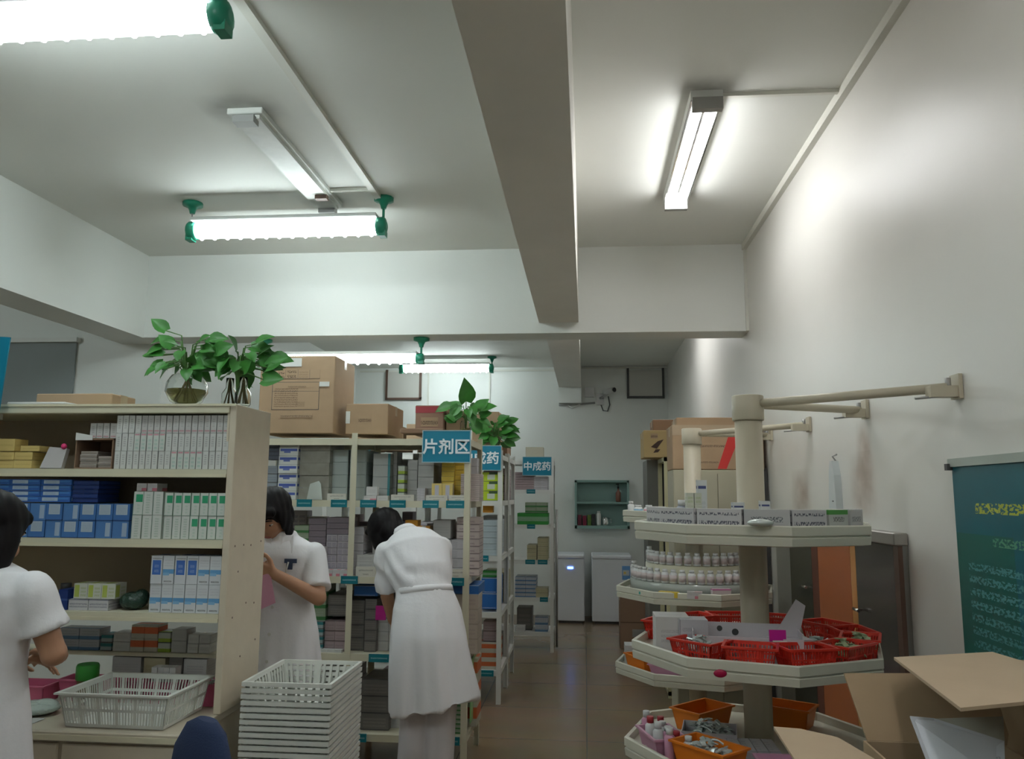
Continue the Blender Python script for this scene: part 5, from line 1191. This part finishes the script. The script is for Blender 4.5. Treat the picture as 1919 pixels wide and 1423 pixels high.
# ================================================================ navy chair by the counter
e = empty('office_chair', (-1.13, 2.36, 0), radians(-38), 'navy blue office chair with a rounded back before the counter', 'chair')
NAVY = mat('navy_fabric', (.012, .025, .075), .8, bump=.2, bscale=200)
q = MB(); q.loft([((0, 0, .50), .11, .03, (0, 0, 1), (1, 0, 0)), ((0, .005, .60), .17, .038, (0, 0, 1), (1, 0, 0)), ((0, .012, .75), .185, .04, (0, 0, 1), (1, 0, 0)), ((0, .02, .86), .165, .038, (0, 0, 1), (1, 0, 0)), ((0, .026, .93), .11, .03, (0, 0, 1), (1, 0, 0)), ((0, .03, .955), .05, .018, (0, 0, 1), (1, 0, 0))], 24)
q.build('backrest', NAVY, e)
MB().loft([((0, -.21, .40), .20, .20, (0, 0, 1), (1, 0, 0)), ((0, -.21, .42), .225, .225, (0, 0, 1), (1, 0, 0)), ((0, -.21, .45), .22, .22, (0, 0, 1), (1, 0, 0)), ((0, -.21, .465), .19, .19, (0, 0, 1), (1, 0, 0))], 24).build('seat', NAVY, e)
MB().tube([(0, .04, .56), (0, .05, .46), (0, 0, .395), (0, -.2, .385)], .014).build('back_bracket', BLACK, e)
MB().tube([(0, -.21, .06), (0, -.21, .40)], .025).build('column', BLACK, e)
for k in range(5):
    a = 2*pi*k/5; l_ = MB().tube([(0, -.21, .09), (.26*cos(a), -.21+.26*sin(a), .06)], [.02, .013]).build('leg', BLACK, e)
    MB().tube([(.26*cos(a)-.012, -.21+.26*sin(a), .026), (.26*cos(a)+.012, -.21+.26*sin(a), .026)], .025, 12).build('caster', BLACK, l_)

o = REST.build('medicine_boxes'); tag(o, 'many small boxes packed deep on the racks and in the glass cabinet', 'medicine boxes', kind='stuff')
# ================================================================ people
SKIN = mat('skin', (.46, .25, .15), rough=.5, mottle=.06, mscale=12)
HAIR = mat('black_hair', (.006, .005, .006), rough=.5, spec=.22)
COAT = mat('white_coat', (.80, .80, .83), rough=.8, bump=.12, bscale=60)
TROU = mat('white_trousers', (.66, .64, .67), rough=.85)
SHOE = mat('white_shoe', (.5, .5, .5), rough=.6)
LIP = mat('lips', (.35, .12, .10), .5); EYEW = mat('eye_white', (.6, .6, .58), .3); EYEB = mat('dark_iris', (.02, .015, .01), .2)

def seg(q, a, b, ra, rb, n=12):
    q.tube([a, b], [ra, rb], n); q.ell(a, ra, u=n, v=8); q.ell(b, rb, u=n, v=8)
def hand(q, wrist, d, nrm, thumb_side, curl=.35, sc=1.0, spread=.05):
    """palm with five fingers; d: direction of the fingers, nrm: out of the palm, fingers curl towards nrm"""
    d = Vector(d).normalized(); nrm = Vector(nrm); nrm = (nrm-d*nrm.dot(d)).normalized(); s_ = d.cross(nrm).normalized()*thumb_side
    wr = Vector(wrist)
    for k, (off, l_) in enumerate(((.030, .080), (.010, .084), (-.010, .080), (-.029, .073))):
        base = wr+s_*(off*sc); kn = wr+d*(l_*sc)+s_*(off*1.12*sc)
        seg(q, wr+s_*(off*.5*sc)+d*.005, kn, .0135*sc, .0105*sc, 8)
        dirr = (d+s_*(spread*(1.5-k))).normalized(); p = kn; ang = 0
        for j, fl in enumerate(((.042, .026, .021), (.046, .030, .022), (.043, .028, .022), (.034, .021, .019))[k]):
            ang += curl*(1.0 if j else .8)
            dd = dirr*cos(ang)+nrm*sin(ang); p2 = p+dd*(fl*sc); seg(q, p, p2, (.0088-.0009*j)*sc, (.0082-.0010*j)*sc, 8); p = p2
    tb = wr+s_*(.020*sc)+d*(.018*sc); t1 = tb+(d*.55+s_*.75+nrm*.25).normalized()*(.040*sc); t2 = t1+(d*.85+s_*.35+nrm*.35).normalized()*(.030*sc); t3 = t2+(d*.9+s_*.05+nrm*.45).normalized()*(.024*sc)
    seg(q, tb, t1, .015*sc, .0115*sc, 8); seg(q, t1, t2, .0112*sc, .0098*sc, 8); seg(q, t2, t3, .0098*sc, .0080*sc, 8)
def head_frame(fwd, up):
    f = Vector(fwd).normalized(); u = Vector(up); u = (u-f*u.dot(f)).normalized(); r = f.cross(u)
    return Matrix((r, f, u)).transposed()          # local x right, y forward, z up
def person(label, g, hair_fn, coat_fn):
    e = empty('person', (0, 0, 0), 0, label, 'person')
    HR = head_frame(g['hf'], g['hu']); hc = Vector(g['head'])
    H = lambda x, y, z: hc+HR @ Vector((x, y, z))
    q = MB()
    # head: skull, face, jaw, nose, ears, brow, cheeks
    q.ell(H(0, -.012, .025), (.074, .092, .088), HR, 20, 14); q.ell(H(0, .022, -.02), (.060, .066, .082), HR, 18, 12)
    q.ell(H(0, .040, -.075), (.036, .034, .030), HR, 14, 10); q.ell(H(0, .078, -.022), (.011, .018, .022), HR, 10, 8); q.ell(H(0, .082, -.034), (.014, .012, .009), HR, 10, 8)
    for s_ in (-1, 1):
        q.ell(H(s_*.071, -.012, -.008), (.010, .018, .030), HR, 10, 8); q.ell(H(s_*.034, .055, -.035), (.022, .022, .024), HR, 10, 8); q.ell(H(s_*.030, .066, .022), (.022, .012, .008), HR, 10, 8)
    q.ell(H(0, .078, -.062), (.022, .010, .006), HR, 10, 6); q.ell(H(0, .076, -.071), (.019, .010, .006), HR, 10, 6)
    nb = Vector(g['neck']); seg(q, H(0, -.022, -.05), nb, .050, .056)
    pel, cst = Vector(g['pelvis']), Vector(g['chest']); rt = Vector(g['right']); wa = Vector(g['waist'])
    ax = (cst-wa).normalized()
    sh = {s_: Vector(g['sh'+s_]) for s_ in 'LR'}
    q.loft([(pel-Vector((0, 0, .10)), .12, .09, (0, 0, 1), rt), (pel, .145, .10, (0, 0, 1), rt), (wa, .125, .09, (wa-pel), rt), (cst, .140, .095, ax, rt), ((cst+nb*1.0)/2, .125, .08, (nb-cst), rt), (nb, .06, .055, (nb-cst), rt)], 20)
    for s_ in 'LR':
        seg(q, sh[s_], cst*.4+nb*.6, .042, .045); seg(q, sh[s_], g['el'+s_], .044, .036); seg(q, g['el'+s_], g['wr'+s_], .039, .026)
        hd = g['hand'+s_]; hand(q, g['wr'+s_], hd[0], hd[1], hd[2], *hd[3:])
        hp, kn, an = Vector(g['hip'+s_]), Vector(g['kn'+s_]), Vector(g['an'+s_])
        seg(q, hp, kn, .082, .055); seg(q, kn, (kn*.6+an*.4), .055, .056); seg(q, (kn*.6+an*.4), an, .056, .038)
        ft = Vector(g['foot']).normalized(); q.ell(an+ft*.07-Vector((0, 0, .045)), (.042, .11, .03), Matrix((Vector((ft.y, -ft.x, 0)), ft, Vector((0, 0, 1)))).transposed(), 14, 8)
    remesh(q, 'body', .0062, SKIN, e, 4)
    # eyes, lips, brows
    for s_ in (-1, 1):
        ey = MB().ell(H(s_*.031, .066, .0), (.012, .010, .0045), HR, 12, 8).build('eye', EYEW, e)
        MB().ell(H(s_*.031, .074, -.001), (.0055, .004, .004), HR, 10, 6).build('iris', EYEB, ey)
        MB().tube([H(s_*.014, .082, .026), H(s_*.032, .081, .031), H(s_*.05, .070, .025)], [.003, .0035, .002], 6).build('eyebrow', HAIR, e)
    MB().ell(H(0, .084, -.066), (.021, .006, .006), HR, 12, 6).build('lips', LIP, e)
    h = MB(); hair_fn(h, H, HR); remesh(h, 'hair', .0075, HAIR, e, 3, disp=lambda c, n: .0016*sin(c.x*160+c.y*120+3*sin(c.z*20)))
    # trousers
    t = MB()
    for s_ in 'LR':
        hp, kn, an = Vector(g['hip'+s_]), Vector(g['kn'+s_]), Vector(g['an'+s_])
        t.loft([(hp+Vector((0, 0, .04)), .07, .085, (0, 0, 1), rt), (hp-Vector((0, 0, .1)), .078, .095, (0, 0, 1), rt), (kn, .080, .086, (0, 0, 1), rt), ((kn+an)/2, .080, .085, (0, 0, 1), rt), (an+Vector((0, 0, -.01)), .078, .09, (0, 0, 1), rt)], 16)
    remesh(t, 'trousers', .010, TROU, e, 3, disp=lambda c, n: .005*sin(c.z*22+c.x*30+2*sin(c.z*9)) if c.z < .8 else 0)
    for s_ in 'LR':
        an = Vector(g['an'+s_]); ft = Vector(g['foot']).normalized(); R_ = Matrix((Vector((ft.y, -ft.x, 0)), ft, Vector((0, 0, 1)))).transposed()
        an = Vector((an.x, an.y, .075))
        s2 = MB(); s2.ell(an+ft*.065-Vector((0, 0, .035)), (.048, .125, .040), R_, 18, 10); s2.ell(an-ft*.01-Vector((0, 0, .01)), (.046, .055, .05), R_, 14, 8)
        s2.build('shoe', SHOE, e)
    c_ = MB(); dsp = coat_fn(c_, g, e)
    remesh(c_, 'lab_coat', .0085, COAT, e, 3, disp=dsp)
    return e

def coat_common(c_, g, skirt, sleeves, upper):
    rt = Vector(g['right'])
    c_.loft(upper, 28)
    c_.loft(skirt, 36)
    for ring in sleeves: c_.loft(ring, 20)

# ---------------------------------------------------------------- bent woman seen from behind
def hairB(h, H, R):
    h.ell(H(0, -.022, .040), (.098, .113, .103), R, 24, 16); h.ell(H(0, -.055, -.015), (.088, .072, .092), R, 18, 12)
    for s_ in (-1, 1):
        h.ell(H(s_*.070, .012, -.005), (.024, .055, .075), R, 14, 10); h.ell(H(s_*.066, .045, -.045), (.016, .030, .050), R, 12, 8)
    h.ell(H(0, .066, .072), (.070, .034, .030), R, 16, 8)
def coatB(c_, g, e):
    rt = Vector(g['right'])
    up = [((-.845, 4.37, .98), .185, .150, (0, 0, 1), rt), ((-.872, 4.385, 1.10), .150, .118, (-.12, .2, 1), rt), ((-.905, 4.42, 1.20), .178, .130, (-.25, .35, 1), rt),
          ((-.945, 4.48, 1.31), .190, .125, (-.35, .6, 1), rt), ((-.98, 4.53, 1.365), .135, .095, (-.45, .8, 1), rt), ((-1.015, 4.56, 1.385), .072, .068, (-.6, .7, .9), rt), ((-1.045, 4.58, 1.40), .066, .062, (-.7, .7, .8), rt)]
    sk = [((-.87, 4.385, 1.12), .143, .112, (-.1, .2, 1), rt), ((-.850, 4.37, 1.0), .185, .150, (0, 0, 1), rt), ((-.838, 4.36, .88), .205, .175, (0, 0, 1), rt), ((-.822, 4.35, .70), .222, .185, (-.06, 0, 1), rt), ((-.800, 4.345, .54), .240, .195, (-.20, 0, 1), rt), ((-.797, 4.345, .520), .242, .197, (-.20, 0, 1), rt)]
    L, EL = Vector(g['shL']), Vector(g['elL']); R_, ER = Vector(g['shR']), Vector(g['elR'])
    def sl(a, b, r0, r1, f):
        d = b-a; x_ = rt
        return [(a-d*.12+Vector((0, 0, .0)), r0*.8, r0*.8, d, x_), (a, r0, r0*1.05, d, x_), (a+d*f*.5, (r0+r1)/2, (r0+r1)/2, d, x_), (a+d*f, r1, r1, d, x_)]
    c_.ell(L, .066, u=14, v=10); c_.ell(R_, .068, u=14, v=10)
    coat_common(c_, g, sk, [sl(L, EL, .066, .064, .92), sl(R_, ER, .066, .066, .9)], up)
    # belt seam and back pleat
    q = MB().loft([((-.864, 4.380, 1.083), .1535, .1215, (-.12, .2, 1), rt), ((-.869, 4.383, 1.115), .1500, .118, (-.12, .2, 1), rt)], 32)
    q.build('belt', COAT, e)
    q = MB().loft([((-1.012, 4.557, 1.380), .080, .074, (-.6, .7, .9), rt), ((-1.038, 4.577, 1.397), .074, .069, (-.65, .7, .85), rt)], 24)
    q.build('collar', COAT, e)
    def dsp(c, n):
        v = 0
        if c.z < 1.05:
            a = atan2(c.y-4.36, c.x+.83); k = min(1, (1.05-c.z)/.35)
            v += .012*k*sin(a*6+1.3+c.z*2)+.006*k*sin(a*13+c.z*5)
        else:
            v += (.0085 if c.x < -.9 else .004)*sin((c.z*.8+c.x*.55)*62+2*sin(c.x*18))*max(0, 1-abs(c.z-1.19)/.15)
        return v
    return dsp
gB = dict(head=(-1.150, 4.62, 1.385), hf=(-.60, .42, -.68), hu=(-.50, .30, .8), neck=(-1.03, 4.56, 1.355), chest=(-.93, 4.46, 1.24), waist=(-.875, 4.385, 1.10), pelvis=(-.845, 4.365, .94), right=(.97, .22, 0),
    shL=(-1.105, 4.46, 1.285), shR=(-.815, 4.545, 1.31), elL=(-1.105, 4.505, 1.055), elR=(-.84, 4.70, 1.10), wrL=(-1.095, 4.60, .905), wrR=(-.96, 4.79, .98),
    handL=((.05, .45, -.9), (.7, .3, .2), 1, .45), handR=((-.5, .6, -.4), (-.3, -.3, -.9), -1, .4),
    hipL=(-.925, 4.36, .88), hipR=(-.755, 4.37, .88), knL=(-.905, 4.365, .47), knR=(-.765, 4.37, .47), anL=(-.905, 4.34, .09), anR=(-.765, 4.345, .09), foot=(-.25, 1, 0))
eB = person('black-haired woman in a long white coat and trousers bending toward the rack, seen from behind', gB, hairB, coatB)
o = MB().box(-.03, -.004, -.04, .03, .004, .04).build('card', mat('magenta_pack', (.45, .01, .22), .5)); o.location = (at(712, 1150, 4.66).x, 4.68, at(712, 1150, 4.66).z); tag(o, 'magenta pack held at the bent woman\'s hand', 'pack')
MB().lathe([(.031, -.004), (.034, 0), (.031, .004)], 16, R=Matrix.Rotation(-.5, 3, 'X')).build('bracelet', CHROME, eB).location = (-1.096, 4.592, .918)

# ---------------------------------------------------------------- reading woman facing the camera
def hairA(h, H, R):
    h.ell(H(0, -.024, .040), (.090, .104, .094), R, 24, 16); h.ell(H(0, -.055, -.03), (.078, .060, .095), R, 18, 12)
    for s_ in (-1, 1):
        h.ell(H(s_*.074, .005, -.01), (.018, .050, .085), R, 14, 10); h.ell(H(s_*.075, .012, -.085), (.016, .030, .055), R, 12, 8)
    h.ell(H(-.03, .060, .068), (.050, .030, .030), R, 14, 8); h.ell(H(.035, .058, .066), (.045, .028, .032), R, 14, 8)
def coatA(c_, g, e):
    rt = Vector(g['right'])
    up = [((-1.475, 3.90, .98), .160, .125, (0, 0, 1), rt), ((-1.475, 3.90, 1.08), .148, .112, (0, 0, 1), rt), ((-1.475, 3.90, 1.20), .168, .122, (0, 0, 1), rt), ((-1.475, 3.895, 1.31), .185, .112, (0, 0, 1), rt), ((-1.478, 3.895, 1.362), .148, .090, (0, 0, 1), rt), ((-1.478, 3.895, 1.388), .105, .078, (0, 0, 1), rt), ((-1.482, 3.89, 1.405), .074, .066, (0, 0, 1), rt), ((-1.485, 3.885, 1.43), .066, .060, (0, 0, 1), rt)]
    sk = [((-1.475, 3.90, 1.12), .145, .11, (0, 0, 1), rt), ((-1.475, 3.90, .95), .178, .14, (0, 0, 1), rt), ((-1.475, 3.90, .75), .20, .16, (0, 0, 1), rt), ((-1.475, 3.90, .55), .22, .17, (0, 0, 1), rt), ((-1.475, 3.90, .52), .22, .17, (0, 0, 1), rt)]
    L, EL = Vector(g['shL']), Vector(g['elL']); R_, ER = Vector(g['shR']), Vector(g['elR'])
    def sl(a, b):
        d = b-a; return [(a-d*.12, .045, .045, d, (0, 1, 0)), (a, .062, .060, d, (0, 1, 0)), (a+d*.4, .062, .060, d, (0, 1, 0)), (a+d*.80, .071, .066, d, (0, 1, 0))]
    c_.ell(L, .060, u=14, v=10); c_.ell(R_, .060, u=14, v=10)
    coat_common(c_, g, sk, [sl(L, EL), sl(R_, ER)], up)
    f = -1
    q = MB()
    for s_ in (-1, 1): q.face([(-1.485+s_*.005, 3.795, 1.28), (-1.485+s_*.085, 3.80, 1.33), (-1.485+s_*.075, 3.835, 1.415), (-1.485+s_*.03, 3.815, 1.40)])
    o = q.build('collar', COAT, e); m_ = o.modifiers.new('s', 'SOLIDIFY'); m_.thickness = .006
    MB().box(-1.425, 3.768, 1.285, -1.365, 3.774, 1.305).box(-1.415, 3.769, 1.255, -1.385, 3.773, 1.287).build('name_badge', mat('badge', (.04, .07, .14), .35), e)
    MB().tube([(-1.405, 3.768, 1.29), (-1.415, 3.765, 1.24)], .004).build('pen', WHITEM, e)
    q = MB()
    for z in (1.20, 1.08, .96, .84): q.lathe([(.008, 0), (.008, .004)], 10, R=Matrix.Rotation(pi/2, 3, 'X'), c=(-1.475, 3.90-(.123 if z > 1.1 else .120 if z > 1 else .143 if z > .9 else .157)-.004, z))
    q.build('button', WHITEM, e)
    def dsp(c, n):
        if c.z < 1.05:
            a = atan2(c.y-3.9, c.x+1.475); k = min(1, (1.05-c.z)/.35); return .010*k*sin(a*7+.4)+.004*k*sin(a*15)
        return .004*sin(c.z*60+c.x*40)*max(0, 1-abs(c.z-1.15)/.12)
    return dsp
gA = dict(head=(-1.520, 3.83, 1.505), hf=(-.18, -.80, -.62), hu=(-.05, -.3, .95), neck=(-1.487, 3.885, 1.385), chest=(-1.475, 3.90, 1.24), waist=(-1.475, 3.90, 1.08), pelvis=(-1.475, 3.90, .94), right=(-1, 0, 0),
    shL=(-1.325, 3.895, 1.318), shR=(-1.635, 3.895, 1.318), elL=(-1.262, 3.80, 1.125), elR=(-1.70, 3.80, 1.125), wrL=(-1.425, 3.655, 1.245), wrR=(-1.615, 3.66, 1.235),
    handL=((-.80, -.25, .30), (-.1, .8, .3), -1, .35), handR=((.75, -.2, .35), (.1, .8, .3), 1, .35),
    hipL=(-1.39, 3.90, .88), hipR=(-1.56, 3.90, .88), knL=(-1.39, 3.88, .47), knR=(-1.56, 3.88, .47), anL=(-1.39, 3.92, .09), anR=(-1.56, 3.92, .09), foot=(0, -1, 0))
person('woman in a short-sleeved white coat reading a pink slip, standing behind the shelf unit', gA, hairA, coatA)
q = MB(); P4 = [(-1.60, 3.652, 1.30), (-1.445, 3.640, 1.275), (-1.405, 3.632, 1.12), (-1.56, 3.628, 1.05), (-1.62, 3.64, 1.08)]
vs = [q.bm.verts.new(p) for p in P4]; vt = [q.bm.verts.new(Vector(p)+Vector((0, -.0015, 0))) for p in P4]; q.bm.faces.new(vs); q.bm.faces.new(vt[::-1])
for i in range(5): q.bm.faces.new((vs[i], vs[(i+1) % 5], vt[(i+1) % 5], vt[i]))
tag(q.build('paper_slip', mat('pink_paper', (.60, .30, .42), .7)), 'pink paper slip held up by the reading woman', 'paper')

# ---------------------------------------------------------------- near woman with her back to the camera
def hairC(h, H, R):
    h.ell(H(0, -.024, .040), (.094, .108, .096), R, 24, 16); h.ell(H(0, -.060, -.06), (.086, .060, .120), R, 20, 14); h.ell(H(0, -.070, -.14), (.082, .046, .090), R, 18, 12)
    for s_ in (-1, 1):
        h.ell(H(s_*.074, -.018, -.03), (.024, .050, .105), R, 14, 10)
    h.ell(H(0, .060, .070), (.070, .034, .030), R, 14, 8)
XC, YC = -1.838, 2.33
def coatC(c_, g, e):
    rt = Vector(g['right'])
    up = [((XC, YC, .98), .175, .135, (0, 0, 1), rt), ((XC, YC, 1.08), .160, .122, (0, 0, 1), rt), ((XC, YC, 1.20), .180, .128, (0, 0, 1), rt), ((XC, YC-.005, 1.31), .195, .116, (0, 0, 1), rt), ((XC, YC-.005, 1.375), .155, .088, (0, 0, 1), rt), ((XC, YC, 1.405), .078, .068, (0, 0, 1), rt), ((XC, YC, 1.43), .068, .062, (0, 0, 1), rt)]
    sk = [((XC, YC, 1.12), .157, .12, (0, 0, 1), rt), ((XC, YC, .95), .190, .15, (0, 0, 1), rt), ((XC, YC, .75), .215, .17, (0, 0, 1), rt), ((XC, YC, .55), .235, .18, (0, 0, 1), rt), ((XC, YC, .52), .235, .18, (0, 0, 1), rt)]
    def sl(a, b):
        d = b-a; return [(a-d*.12, .046, .046, d, (0, 1, 0)), (a, .064, .064, d, (0, 1, 0)), (a+d*.4, .064, .064, d, (0, 1, 0)), (a+d*.64, .070, .068, d, (0, 1, 0))]
    L, EL = Vector(g['shL']), Vector(g['elL']); R_, ER = Vector(g['shR']), Vector(g['elR'])
    c_.ell(L, .062, u=14, v=10); c_.ell(R_, .062, u=14, v=10)
    coat_common(c_, g, sk, [sl(L, EL), sl(R_, ER)], up)
    q = MB().loft([((XC, YC, 1.395), .086, .076, (0, 0, 1), rt), ((XC, YC, 1.43), .076, .070, (0, 0, 1), rt)], 24); q.build('collar', COAT, e)
    def dsp(c, n):
        if c.z < 1.05:
            a = atan2(c.y-YC, c.x-XC); k = min(1, (1.05-c.z)/.35); return .011*k*sin(a*7+.9)+.004*k*sin(a*15)
        return .004*sin(c.z*45-c.x*50)*max(0, 1-abs(c.z-1.17)/.15)
    return dsp
gC = dict(head=(XC+.022, YC+.02, 1.482), hf=(.12, .95, -.32), hu=(0, .2, 1), neck=(XC, YC, 1.38), chest=(XC, YC, 1.24), waist=(XC, YC, 1.08), pelvis=(XC, YC, .94), right=(1, 0, 0),
    shR=(XC+.180, YC, 1.318), shL=(XC-.180, YC, 1.325), elR=(XC+.245, YC+.03, 1.135), elL=(XC-.22, YC+.06, 1.10), wrR=(XC+.115, YC+.235, 1.10), wrL=(XC-.08, YC+.27, 1.06),
    handR=((-.8, .5, -.1), (-.2, -.1, -1), -1, .35), handL=((.7, .6, -.1), (.2, -.1, -1), 1, .35),
    hipL=(XC-.085, YC, .88), hipR=(XC+.085, YC, .88), knL=(XC-.085, YC, .47), knR=(XC+.085, YC, .47), anL=(XC-.085, YC-.02, .09), anR=(XC+.085, YC-.02, .09), foot=(0, 1, 0))
person('woman with shoulder-length black hair in a white coat working at the counter, back turned', gC, hairC, coatC)
